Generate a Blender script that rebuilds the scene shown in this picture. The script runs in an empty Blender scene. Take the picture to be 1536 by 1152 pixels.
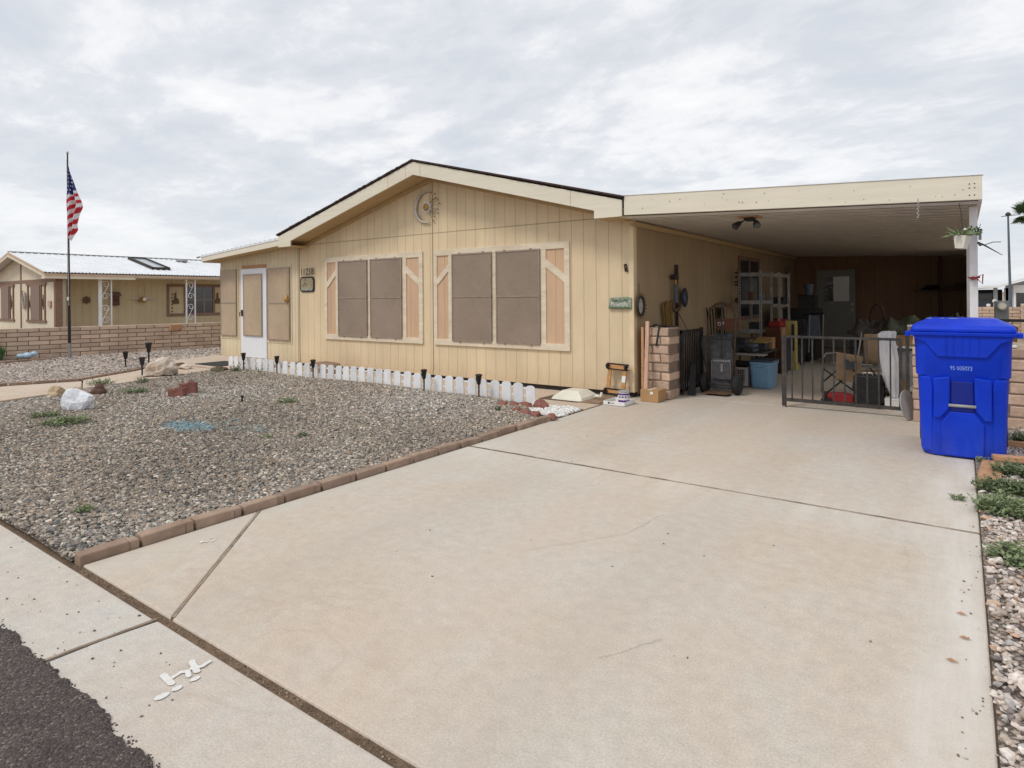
import bpy, bmesh, math, random
import numpy as np
from mathutils import Vector, Matrix
random.seed(7); RNG = np.random.default_rng(11)
PI = math.pi; rad = math.radians
scene = bpy.context.scene
COL = scene.collection

# ---------------------------------------------------------------- materials
def new_mat(name):
    m = bpy.data.materials.new(name); m.use_nodes = True
    nt = m.node_tree; b = nt.nodes['Principled BSDF']
    return m, nt, b
def N(nt, t, **kw):
    n = nt.nodes.new(t)
    for k, v in kw.items():
        if k in n.inputs.keys(): n.inputs[k].default_value = v
        else: setattr(n, k, v)
    return n
def math_n(nt, op, a=None, b=None, c=None):
    n = nt.nodes.new('ShaderNodeMath'); n.operation = op
    for i, v in enumerate((a, b, c)):
        if v is None: continue
        if isinstance(v, (int, float)): n.inputs[i].default_value = v
        else: nt.links.new(v, n.inputs[i])
    return n.outputs[0]
def mixc(nt, fac, a, b, mode='MIX'):
    n = nt.nodes.new('ShaderNodeMix'); n.data_type = 'RGBA'; n.blend_type = mode
    for s, v in ((n.inputs[0], fac), (n.inputs[6], a), (n.inputs[7], b)):
        if isinstance(v, (int, float)): s.default_value = v
        elif isinstance(v, tuple): s.default_value = (*v, 1) if len(v) == 3 else v
        else: nt.links.new(v, s)
    return n.outputs[2]
def ramp(nt, fac, stops):
    n = nt.nodes.new('ShaderNodeValToRGB'); nt.links.new(fac, n.inputs[0])
    e = n.color_ramp.elements
    while len(e) < len(stops): e.new(0.5)
    for i, (p, c) in enumerate(stops):
        e[i].position = p; e[i].color = (*c, 1) if isinstance(c, tuple) else (c, c, c, 1)
    return n.outputs[0]
def coords(nt, kind='Object'):
    if kind == 'World': return nt.nodes.new('ShaderNodeNewGeometry').outputs['Position']
    return nt.nodes.new('ShaderNodeTexCoord').outputs[kind]
def noise(nt, vec, scale, detail=4, rough=0.6, dist=0):
    n = nt.nodes.new('ShaderNodeTexNoise'); n.inputs['Scale'].default_value = scale
    n.inputs['Detail'].default_value = detail; n.inputs['Roughness'].default_value = rough
    n.inputs['Distortion'].default_value = dist
    nt.links.new(vec, n.inputs['Vector']); return n.outputs['Fac']
def scalev(nt, vec, s):
    n = nt.nodes.new('ShaderNodeMapping'); n.inputs['Scale'].default_value = s
    nt.links.new(vec, n.inputs['Vector']); return n.outputs[0]
def bump(nt, b, h, strength=0.3, dist=0.01):
    n = nt.nodes.new('ShaderNodeBump'); n.inputs['Strength'].default_value = strength
    n.inputs['Distance'].default_value = dist
    nt.links.new(h, n.inputs['Height']); nt.links.new(n.outputs[0], b.inputs['Normal'])
def mat(name, col, rough=0.7, nscale=8, namt=0.25, bscale=None, bstr=0.25, bdist=0.004, metal=0,
        tint=0.0, stretch=(1, 1, 1), kind='Object', spec=0.4, dirt=None, alpha=1):
    m, nt, b = new_mat(name)
    co = scalev(nt, coords(nt, kind), stretch)
    n1 = noise(nt, co, nscale, 5)
    f = ramp(nt, n1, [(0.3, 1 - namt), (0.7, 1 + namt)])
    c = mixc(nt, 1.0, col, f, 'MULTIPLY')
    if dirt:
        n2 = noise(nt, co, nscale * 0.35, 6, 0.7)
        c = mixc(nt, ramp(nt, n2, [(0.48, 0.0), (0.72, dirt[1])]), c, dirt[0])
    if tint:
        a = nt.nodes.new('ShaderNodeAttribute'); a.attribute_name = 'tint'
        c = mixc(nt, 1.0, c, ramp(nt, a.outputs['Fac'], [(0, 1 - tint), (1, 1 + tint)]), 'MULTIPLY')
    nt.links.new(c, b.inputs['Base Color'])
    b.inputs['Roughness'].default_value = rough; b.inputs['Metallic'].default_value = metal
    b.inputs['Specular IOR Level'].default_value = spec
    bump(nt, b, noise(nt, co, bscale or nscale * 6, 4, 0.7), bstr, bdist)
    return m

def siding_mat(name, col, axis='X', pitch=0.2032, seams=(), dark=(0.20, 0.14, 0.08), hseam=None, phase=0.0, amt=0.07):
    m, nt, b = new_mat(name)
    pos = coords(nt, 'World')
    sp = nt.nodes.new('ShaderNodeSeparateXYZ'); nt.links.new(pos, sp.inputs[0])
    u = sp.outputs[0 if axis == 'X' else 1]
    def line(v, w):      # 1 on the line, 0 outside, width w
        return math_n(nt, 'SUBTRACT', 1.0, math_n(nt, 'SMOOTH_MIN', math_n(nt, 'DIVIDE', v, w), 1.0, 0.3))
    md = math_n(nt, 'PINGPONG', math_n(nt, 'ADD', u, phase), pitch / 2)
    g = math_n(nt, 'MAXIMUM', line(md, 0.009), 0.0)
    # saw-textured plywood: grain stretched vertically
    gr = noise(nt, scalev(nt, pos, (60, 60, 3)), 1.0, 4, 0.65)
    lg = noise(nt, scalev(nt, pos, (1.5, 1.5, 0.7)), 1.0, 5, 0.6)
    pl = noise(nt, scalev(nt, pos, (4.9, 4.9, 0.05)), 1.0, 0, 0.0)
    c = mixc(nt, 1.0, col, ramp(nt, gr, [(0.3, 1 - amt), (0.7, 1 + amt * .7)]), 'MULTIPLY')
    c = mixc(nt, 1.0, c, ramp(nt, lg, [(0.3, 0.90), (0.7, 1.07)]), 'MULTIPLY')
    c = mixc(nt, 1.0, c, ramp(nt, pl, [(0.35, 0.97), (0.65, 1.02)]), 'MULTIPLY')
    lowf = ramp(nt, math_n(nt, 'ADD', sp.outputs[2], math_n(nt, 'MULTIPLY', lg, 0.25)), [(0.15, 0.25), (0.5, 0.0)])
    c = mixc(nt, lowf, c, (0.33, 0.2, 0.12))
    # knots / specks
    vo = nt.nodes.new('ShaderNodeTexVoronoi'); nt.links.new(scalev(nt, pos, (5, 5, 2.2)), vo.inputs['Vector']); vo.inputs['Scale'].default_value = 1
    kn = ramp(nt, vo.outputs['Distance'], [(0.02, 0.16), (0.05, 0.0)])
    c = mixc(nt, kn, c, (0.3, 0.19, 0.1))
    c = mixc(nt, math_n(nt, 'MULTIPLY', g, 0.5), c, dark)
    h = math_n(nt, 'SUBTRACT', math_n(nt, 'MULTIPLY', gr, 0.18), g)
    for s in seams:
        l = math_n(nt, 'MAXIMUM', line(math_n(nt, 'ABSOLUTE', math_n(nt, 'SUBTRACT', u, s)), 0.014), 0.0)
        c = mixc(nt, l, c, (0.09, 0.06, 0.03)); h = math_n(nt, 'SUBTRACT', h, l)
    if hseam:
        l = math_n(nt, 'MAXIMUM', line(math_n(nt, 'ABSOLUTE', math_n(nt, 'SUBTRACT', sp.outputs[2], hseam)), 0.012), 0.0)
        c = mixc(nt, math_n(nt, 'MULTIPLY', l, 0.75), c, dark); h = math_n(nt, 'SUBTRACT', h, l)
    nt.links.new(c, b.inputs['Base Color']); b.inputs['Roughness'].default_value = 0.75
    b.inputs['Specular IOR Level'].default_value = 0.25
    bump(nt, b, h, 0.5, 0.005)
    return m

def stone_mat(name, rough=0.85):
    m, nt, b = new_mat(name)
    a = nt.nodes.new('ShaderNodeAttribute'); a.attribute_name = 'stone_col'
    n = noise(nt, coords(nt, 'World'), 70, 4)
    c = mixc(nt, 1.0, a.outputs['Color'], ramp(nt, n, [(0.3, 0.75), (0.7, 1.2)]), 'MULTIPLY')
    nt.links.new(c, b.inputs['Base Color']); b.inputs['Roughness'].default_value = rough
    b.inputs['Specular IOR Level'].default_value = 0.3
    return m

def gravel_base_mat(name, cols, scale=38, blue=False):
    m, nt, b = new_mat(name)
    pos = coords(nt, 'World')
    vo = nt.nodes.new('ShaderNodeTexVoronoi'); vo.inputs['Scale'].default_value = scale
    nt.links.new(pos, vo.inputs['Vector'])
    sp = nt.nodes.new('ShaderNodeSeparateColor'); nt.links.new(vo.outputs['Color'], sp.inputs[0])
    c = ramp(nt, sp.outputs[0], [(i / (len(cols) - 1), x) for i, x in enumerate(cols)])
    e = nt.nodes.new('ShaderNodeTexVoronoi'); e.inputs['Scale'].default_value = scale; e.feature = 'DISTANCE_TO_EDGE'
    nt.links.new(pos, e.inputs['Vector'])
    c = mixc(nt, ramp(nt, e.outputs['Distance'], [(0.0, 0.85), (0.18, 0.0)]), c, (0.04, 0.032, 0.025))
    nt.links.new(c, b.inputs['Base Color']); b.inputs['Roughness'].default_value = 0.9
    bump(nt, b, e.outputs['Distance'], 1.0, 0.02)
    return m

def concrete_mat(name, base, red, pale, specks=True, sc=1.0):
    m, nt, b = new_mat(name)
    pos = coords(nt, 'World')
    big = noise(nt, pos, 0.55 * sc, 5, 0.62, 0.6)
    mid = noise(nt, scalev(nt, pos, (1, 0.45, 1)), 2.6 * sc, 6, 0.68)
    fine = noise(nt, pos, 120, 3, 0.75)
    c = mixc(nt, ramp(nt, big, [(0.42, 0.0), (0.62, 1.0)]), base, red)
    c = mixc(nt, ramp(nt, mid, [(0.50, 0.0), (0.70, 0.6)]), c, pale)
    c = mixc(nt, 1.0, c, ramp(nt, noise(nt, pos, 14, 5, 0.7), [(0.3, 0.90), (0.7, 1.07)]), 'MULTIPLY')
    c = mixc(nt, 1.0, c, ramp(nt, fine, [(0.3, 0.80), (0.7, 1.13)]), 'MULTIPLY')
    # broom finish: fine lines across the slab
    br = noise(nt, scalev(nt, pos, (3, 260, 1)), 1.0, 2, 0.5)
    c = mixc(nt, 1.0, c, ramp(nt, br, [(0.3, 0.965), (0.7, 1.03)]), 'MULTIPLY')
    if specks:
        v = nt.nodes.new('ShaderNodeTexVoronoi'); v.inputs['Scale'].default_value = 7; nt.links.new(pos, v.inputs['Vector'])
        sc_ = nt.nodes.new('ShaderNodeSeparateColor'); nt.links.new(v.outputs['Color'], sc_.inputs[0])
        d = math_n(nt, 'LESS_THAN', v.outputs['Distance'], math_n(nt, 'MULTIPLY', math_n(nt, 'POWER', sc_.outputs[0], 5.0), 0.04))
        c = mixc(nt, math_n(nt, 'MULTIPLY', d, 0.75), c, (0.12, 0.09, 0.07))
    if name.startswith('driveway'):
        sx_ = nt.nodes.new('ShaderNodeSeparateXYZ'); nt.links.new(pos, sx_.inputs[0]); x = sx_.outputs[0]
        wob = math_n(nt, 'MULTIPLY', math_n(nt, 'SUBTRACT', noise(nt, pos, 0.7, 3), 0.5), 0.5)
        xx = math_n(nt, 'ADD', x, wob)
        streak = noise(nt, scalev(nt, pos, (5, .5, 1)), 1.0, 5, .65)
        for cx_, wd_, col_, am in ((-2.75, .30, (0.40, 0.36, 0.31), .30), (-1.25, .32, (0.42, 0.37, 0.31), .28), (-.02, .22, (0.68, 0.66, 0.62), .75), (-3.72, .35, (0.55, 0.54, 0.48), .5), (-1.9, .5, (0.60, 0.465, 0.36), .28)):
            d_ = math_n(nt, 'ABSOLUTE', math_n(nt, 'SUBTRACT', xx, cx_))
            f_ = math_n(nt, 'MULTIPLY', ramp(nt, math_n(nt, 'DIVIDE', d_, wd_), [(0.2, am), (1.0, 0.0)]), ramp(nt, streak, [(.35, .2), (.65, 1.0)]))
            c = mixc(nt, f_, c, col_)
        st_ = ramp(nt, noise(nt, pos, 1.1, 4, .55, .4), [(.66, 0.0), (.74, .30)])
        c = mixc(nt, st_, c, (0.36, 0.31, 0.26))
        en = ramp(nt, sx_.outputs[1], [(0.0, 0.0), (1.0, 1.0)])
        pale = math_n(nt, 'MULTIPLY', ramp(nt, math_n(nt, 'DIVIDE', math_n(nt, 'ABSOLUTE', math_n(nt, 'SUBTRACT', sx_.outputs[1], 4.45)), .5), [(.1, .4), (1, 0)]), ramp(nt, streak, [(.4, 0), (.6, 1)]))
        c = mixc(nt, pale, c, (0.66, 0.63, 0.57))
    # rusty water stains in thin wandering loops
    w = noise(nt, pos, 0.8, 3, 0.5, 1.6)
    ring = ramp(nt, w, [(0.485, 0.0), (0.5, 0.13), (0.515, 0.0)])
    msk = ramp(nt, noise(nt, pos, 0.45, 2), [(0.52, 0.0), (0.62, 1.0)])
    c = mixc(nt, math_n(nt, 'MULTIPLY', ring, msk), c, (0.30, 0.17, 0.10))
    nt.links.new(c, b.inputs['Base Color']); b.inputs['Roughness'].default_value = 0.88
    b.inputs['Specular IOR Level'].default_value = 0.25
    h = math_n(nt, 'ADD', fine, math_n(nt, 'MULTIPLY', br, 0.5))
    bump(nt, b, h, 0.35, 0.003)
    return m

M = {}
CREAM = (0.725, 0.585, 0.39)
M['siding'] = siding_mat('cream_siding', CREAM, 'X', 0.2032, seams=(-7.46,), hseam=2.53)
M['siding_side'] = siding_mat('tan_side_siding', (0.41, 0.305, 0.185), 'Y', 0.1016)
M['porch_siding'] = siding_mat('pale_porch_siding', (0.70, 0.60, 0.42), 'X', 0.15, seams=(-11.3,))
M['peach'] = siding_mat('peach_panel', (0.63, 0.43, 0.285), 'X', 0.2032, phase=0.07)
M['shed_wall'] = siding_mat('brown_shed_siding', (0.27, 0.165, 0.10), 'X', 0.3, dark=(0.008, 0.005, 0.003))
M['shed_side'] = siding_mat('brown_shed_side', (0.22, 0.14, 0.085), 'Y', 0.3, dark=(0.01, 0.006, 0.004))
M['trim'] = mat('trim_board', (0.74, 0.645, 0.50), 0.6, 3, 0.12, 40, 0.4, 0.003, stretch=(1, 1, 4), kind='World', dirt=((0.42, 0.28, 0.16), 0.35))
M['fascia'] = mat('fascia_board', (0.75, 0.70, 0.575), 0.6, 2.5, 0.05, 30, 0.4, 0.003, stretch=(0.6, 1, 7), kind='World', dirt=((0.60, 0.50, 0.36), 0.3))
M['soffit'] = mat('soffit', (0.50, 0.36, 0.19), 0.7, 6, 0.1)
M['shingle'] = mat('brown_shingles', (0.07, 0.045, 0.04), 0.9, 20, 0.4, 80, 0.8, 0.01)
M['screen'] = None
def screen_mat(name, c1, c2):
    m, nt, b = new_mat(name); pos = coords(nt, 'World')
    w = noise(nt, scalev(nt, pos, (8, 8, 330)), 1, 2, 0.5)
    w2 = noise(nt, scalev(nt, pos, (330, 330, 8)), 1, 2, 0.5)
    f = math_n(nt, 'MULTIPLY', math_n(nt, 'ADD', w, w2), 0.5)
    c = mixc(nt, ramp(nt, f, [(0.35, 0.0), (0.65, 1.0)]), c1, c2)
    c = mixc(nt, 1.0, c, ramp(nt, noise(nt, pos, 1.3, 4, 0.6), [(0.3, 0.86), (0.7, 1.1)]), 'MULTIPLY')
    nt.links.new(c, b.inputs['Base Color']); b.inputs['Roughness'].default_value = 0.65
    bump(nt, b, f, 0.3, 0.002); return m
M['screen'] = screen_mat('sun_screen_mesh', (0.245, 0.19, 0.145), (0.33, 0.255, 0.195))
M['screen_pale'] = screen_mat('pale_screen_mesh', (0.40, 0.30, 0.205), (0.50, 0.385, 0.27))
M['screen_frame'] = mat('bronze_frame', (0.34, 0.27, 0.21), 0.4, 10, 0.15, metal=0.3)
M['white'] = mat('white_paint', (0.78, 0.78, 0.79), 0.45, 6, 0.07, 30, 0.2, 0.003, dirt=((0.5, 0.42, 0.34), 0.3))
M['picket_white'] = mat('white_vinyl', (0.80, 0.81, 0.83), 0.45, 9, 0.05, dirt=((0.5, 0.43, 0.36), 0.45), tint=0.09)
M['door_white'] = mat('white_door', (0.74, 0.77, 0.82), 0.4, 3, 0.05)
M['metal_roof'] = mat('white_metal_roof', (0.76, 0.78, 0.80), 0.45, 1.5, 0.06, 20, 0.1, 0.002)
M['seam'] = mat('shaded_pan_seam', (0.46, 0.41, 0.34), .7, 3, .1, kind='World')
M['corner'] = mat('cream_corner', (0.72, 0.585, 0.385), 0.7, 4, 0.08, kind='World')
M['galv'] = mat('galvanised', (0.30, 0.30, 0.30), 0.45, 12, 0.25, metal=0.5)
M['black'] = mat('black_metal', (0.018, 0.017, 0.018), 0.45, 20, 0.4, metal=0.1)
M['gate_metal'] = mat('gate_metal', (0.055, 0.052, 0.05), 0.45, 18, 0.4, metal=0.4, dirt=((0.16, 0.12, 0.1), 0.5))
M['rust'] = mat('rusty_iron', (0.13, 0.075, 0.045), 0.7, 25, 0.5)
M['dark_iron'] = mat('dark_iron', (0.035, 0.028, 0.022), 0.6, 25, 0.4)
M['bag'] = mat('charcoal_fabric', (0.085, 0.085, 0.092), 0.85, 12, 0.3, 150, 0.4)
M['rubber'] = mat('rubber', (0.02, 0.02, 0.021), 0.8, 30, 0.3)
M['bin'] = mat('blue_plastic', (0.0005, 0.036, 0.56), 0.48, 4, 0.14, 260, 0.10, 0.001, spec=0.25, dirt=((0.004, 0.06, 0.56), 0.6))
def dust_bin(m):
    nt = m.node_tree; b = nt.nodes['Principled BSDF']; src = b.inputs['Base Color'].links[0].from_socket
    pos = coords(nt, 'World'); sp_ = nt.nodes.new('ShaderNodeSeparateXYZ'); nt.links.new(pos, sp_.inputs[0])
    n_ = noise(nt, scalev(nt, pos, (1, 1, .35)), 5, 7, .75); n2 = noise(nt, scalev(nt, pos, (14, 14, 1.2)), 3, 5, .7)
    low = ramp(nt, math_n(nt, 'ADD', sp_.outputs[2], math_n(nt, 'MULTIPLY', n_, .5)), [(.20, .22), (.6, .01)])
    f = math_n(nt, 'MULTIPLY', low, ramp(nt, n_, [(.42, .1), (.66, 1.0)]))
    c = mixc(nt, f, src, (.22, .24, .33)); c = mixc(nt, ramp(nt, n2, [(.62, 0.0), (.74, .12)]), c, (.10, .18, .60))
    nt.links.new(c, b.inputs['Base Color']); nt.links.new(ramp(nt, n_, [(.3, .36), (.7, .62)]), b.inputs['Roughness'])
dust_bin(M['bin'])
M['bin_recess_shade'] = mat('blue_plastic_recess_shade', (0.001, 0.015, 0.25), 0.5, 4, 0.1)  # darker blue paints in the shade inside the hook recess
M['bin_wear'] = mat('pale_scuff', (0.35, 0.42, 0.62), 0.6, 30, 0.3)
M['tote'] = mat('light_blue_plastic', (0.16, 0.30, 0.44), 0.4, 6, 0.1)
M['tote_lid'] = mat('dark_blue_lid', (0.03, 0.04, 0.07), 0.4, 6, 0.1)
M['slump'] = mat('slump_block', (0.54, 0.39, 0.29), 0.85, 7, 0.15, 35, 0.8, 0.012, tint=0.16, dirt=((0.34, 0.2, 0.14), 0.5))
M['mortar'] = mat('mortar', (0.22, 0.16, 0.12), 0.9, 20, 0.2)
M['brick'] = mat('tan_block', (0.60, 0.45, 0.34), 0.85, 3, 0.12, 40, 0.6, 0.008, tint=0.17, dirt=((0.42, 0.27, 0.19), 0.4))
M['brick_mortar'] = mat('brown_mortar', (0.15, 0.10, 0.07), 0.9, 20, 0.2)
M['edging'] = mat('edging_concrete', (0.33, 0.235, 0.175), 0.9, 9, 0.18, 70, 0.7, 0.006, tint=0.12, kind='World', dirt=((0.26, 0.15, 0.10), 0.5))
M['cardboard'] = mat('cardboard', (0.42, 0.25, 0.12), 0.8, 6, 0.1)
M['cardboard_dark'] = mat('cardboard_shaded', (0.36, 0.2, 0.09), 0.8, 6, 0.1)
M['paper'] = mat('paper', (0.75, 0.74, 0.72), 0.7, 10, 0.05)
M['wood'] = mat('plain_wood', (0.48, 0.24, 0.09), 0.6, 5, 0.25, stretch=(1, 1, 6))
M['raw_wood'] = mat('raw_lumber', (0.47, 0.26, 0.14), 0.8, 6, 0.25, stretch=(3, 1, 12), dirt=((0.25, 0.12, 0.06), 0.4))
M['plank_pale'] = mat('pale_plank', (0.55, 0.35, 0.25), 0.75, 5, 0.2, stretch=(8, 8, 1))
M['plank_red'] = mat('red_brown_board', (0.12, 0.045, 0.02), 0.6, 5, 0.3)
M['yellow'] = mat('yellow_plastic', (0.42, 0.33, 0.10), 0.5, 6, 0.1)
M['yellow_cord'] = mat('ochre_cord', (0.22, 0.13, 0.03), 0.6, 40, 0.4)
M['red'] = mat('red_plastic', (0.30, 0.015, 0.02), 0.45, 8, 0.2)
M['purple'] = mat('purple_print', (0.10, 0.03, 0.22), 0.4, 30, 0.2)
M['cream_plastic'] = mat('cream_plastic', (0.72, 0.70, 0.60), 0.4, 6, 0.07)
M['khaki'] = mat('khaki_fabric', (0.34, 0.23, 0.14), 0.9, 8, 0.15, 100, 0.4)
M['olive'] = mat('olive_blanket', (0.085, 0.09, 0.06), 0.95, 5, 0.3, 60, 0.6, 0.01)
M['patterned'] = mat('patterned_blanket', (0.10, 0.09, 0.085), 0.95, 30, 0.7, 60, 0.6, 0.01)
M['sheet'] = mat('white_sheet', (0.66, 0.66, 0.69), 0.8, 4, 0.08, 20, 0.5, 0.01)
M['grey_plastic'] = mat('grey_plastic', (0.36, 0.36, 0.36), 0.5, 5, 0.12)
M['dark_clutter'] = mat('dark_stuff', (0.03, 0.03, 0.032), 0.6, 12, 0.5)
M['slate'] = mat('slate_grey', (0.11, 0.13, 0.16), 0.7, 12, 0.2)
M['glass'] = mat('dark_glass', (0.035, 0.04, 0.045), 0.08, 3, 0.2, spec=0.9)
M['redrock'] = mat('red_rock', (0.27, 0.115, 0.09), 0.9, 10, 0.25, 40, 0.9, 0.02)
M['whiterock'] = mat('white_rock', (0.78, 0.80, 0.85), 0.75, 6, 0.12, 22, 0.9, 0.03)
M['tanrock'] = mat('tan_rock', (0.50, 0.38, 0.25), 0.9, 9, 0.25, 30, 0.9, 0.02)
M['quartz'] = mat('pink_white_boulder', (0.66, 0.58, 0.50), 0.85, 9, 0.3, 30, 0.9, 0.03, dirt=((0.42, 0.25, 0.13), 0.9))
M['darkrock'] = mat('dark_brown_rock', (0.13, 0.07, 0.05), 0.9, 9, 0.25, 30, 0.9, 0.02)
M['leaf'] = mat('weed_leaf', (0.13, 0.17, 0.08), 0.7, 30, 0.4)
M['leaf_dark'] = mat('green_leaf', (0.06, 0.12, 0.035), 0.6, 30, 0.4)
M['leaf_pale'] = mat('grey_green_leaf', (0.20, 0.25, 0.125), 0.8, 30, 0.35)
M['palm'] = mat('palm_leaf', (0.07, 0.12, 0.05), 0.6, 10, 0.35)
M['trunk'] = mat('palm_trunk', (0.2, 0.15, 0.1), 0.9, 10, 0.35)
M['brown_trim'] = mat('brown_trim', (0.24, 0.145, 0.10), 0.7, 6, 0.15, kind='World')
M['eave_tan'] = mat('eave_tan', (0.52, 0.38, 0.27), 0.6, 4, 0.1)
M['eave_cream'] = mat('eave_cream', (0.70, 0.62, 0.48), 0.6, 4, 0.1)
M['nb_front'] = siding_mat('neighbour_front_siding', (0.72, 0.64, 0.50), 'X', 0.25)
M['nb_side'] = siding_mat('neighbour_side_siding', (0.60, 0.49, 0.31), 'Y', 0.25)
M['grey_wall'] = mat('grey_wall', (0.33, 0.37, 0.40), 0.7, 3, 0.08)
M['mat_black'] = mat('black_mat', (0.03, 0.034, 0.032), 0.95, 60, 0.5)
M['stone_slab'] = mat('brown_stone', (0.26, 0.18, 0.12), 0.9, 8, 0.3, 40, 0.6)
M['dirt'] = mat('dirt', (0.17, 0.115, 0.075), 0.95, 14, 0.35, 90, 1.0, 0.01, kind='World')
M['ground'] = mat('desert_ground', (0.36, 0.29, 0.22), 0.95, 0.8, 0.2, 30, 0.8, 0.02, kind='World')
M['paint_mark'] = mat('white_road_paint', (0.72, 0.71, 0.69), 0.85, 260, 0.2, dirt=((0.58, 0.54, 0.48), .55))
M['ceiling'] = mat('carport_ceiling', (0.80, 0.765, 0.69), 0.55, 3, 0.08, kind='World')
M['silver'] = mat('aged_silver', (0.50, 0.46, 0.42), 0.4, 25, 0.3, metal=0.5)
M['gold'] = mat('aged_gold', (0.42, 0.25, 0.07), 0.45, 25, 0.3, metal=0.4)
M['concrete'] = concrete_mat('driveway_concrete', (0.565, 0.507, 0.437), (0.565, 0.478, 0.388), (0.58, 0.552, 0.50))
M['concrete_gutter'] = concrete_mat('gutter_concrete', (0.57, 0.53, 0.475), (0.565, 0.495, 0.425), (0.55, 0.53, 0.495), sc=1.7)
M['concrete_path'] = concrete_mat('path_concrete', (0.58, 0.48, 0.385), (0.55, 0.43, 0.32), (0.60, 0.53, 0.46))
M['stone'] = stone_mat('gravel_stone')
M['gravel_a'] = gravel_base_mat('gravel_bed_base', [(0.08, 0.07, 0.06), (0.2, 0.17, 0.14), (0.32, 0.27, 0.22), (0.12, 0.11, 0.11), (0.42, 0.35, 0.29)])
M['gravel_b'] = gravel_base_mat('pale_gravel_base', [(0.30, 0.25, 0.20), (0.45, 0.37, 0.31), (0.2, 0.16, 0.13), (0.5, 0.43, 0.38)], 34)

def asphalt_mat():
    m, nt, b = new_mat('asphalt'); pos = coords(nt, 'World')
    v = nt.nodes.new('ShaderNodeTexVoronoi'); v.inputs['Scale'].default_value = 130; nt.links.new(pos, v.inputs['Vector'])
    sc = nt.nodes.new('ShaderNodeSeparateColor'); nt.links.new(v.outputs['Color'], sc.inputs[0])
    c = ramp(nt, sc.outputs[0], [(0, (0.06, 0.044, 0.039)), (0.7, (0.115, 0.088, 0.08)), (0.93, (0.16, 0.128, 0.118)), (1, (0.26, 0.23, 0.2))])
    c = mixc(nt, 1.0, c, ramp(nt, noise(nt, pos, 3, 4), [(0.3, 0.8), (0.7, 1.25)]), 'MULTIPLY')
    nt.links.new(c, b.inputs['Base Color']); b.inputs['Roughness'].default_value = 0.9
    h = math_n(nt, 'ADD', math_n(nt, 'MULTIPLY', v.outputs['Distance'], -1.0), noise(nt, pos, 30, 4, 0.8))
    bump(nt, b, h, 1.0, 0.012); return m
M['asphalt'] = asphalt_mat()

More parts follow.
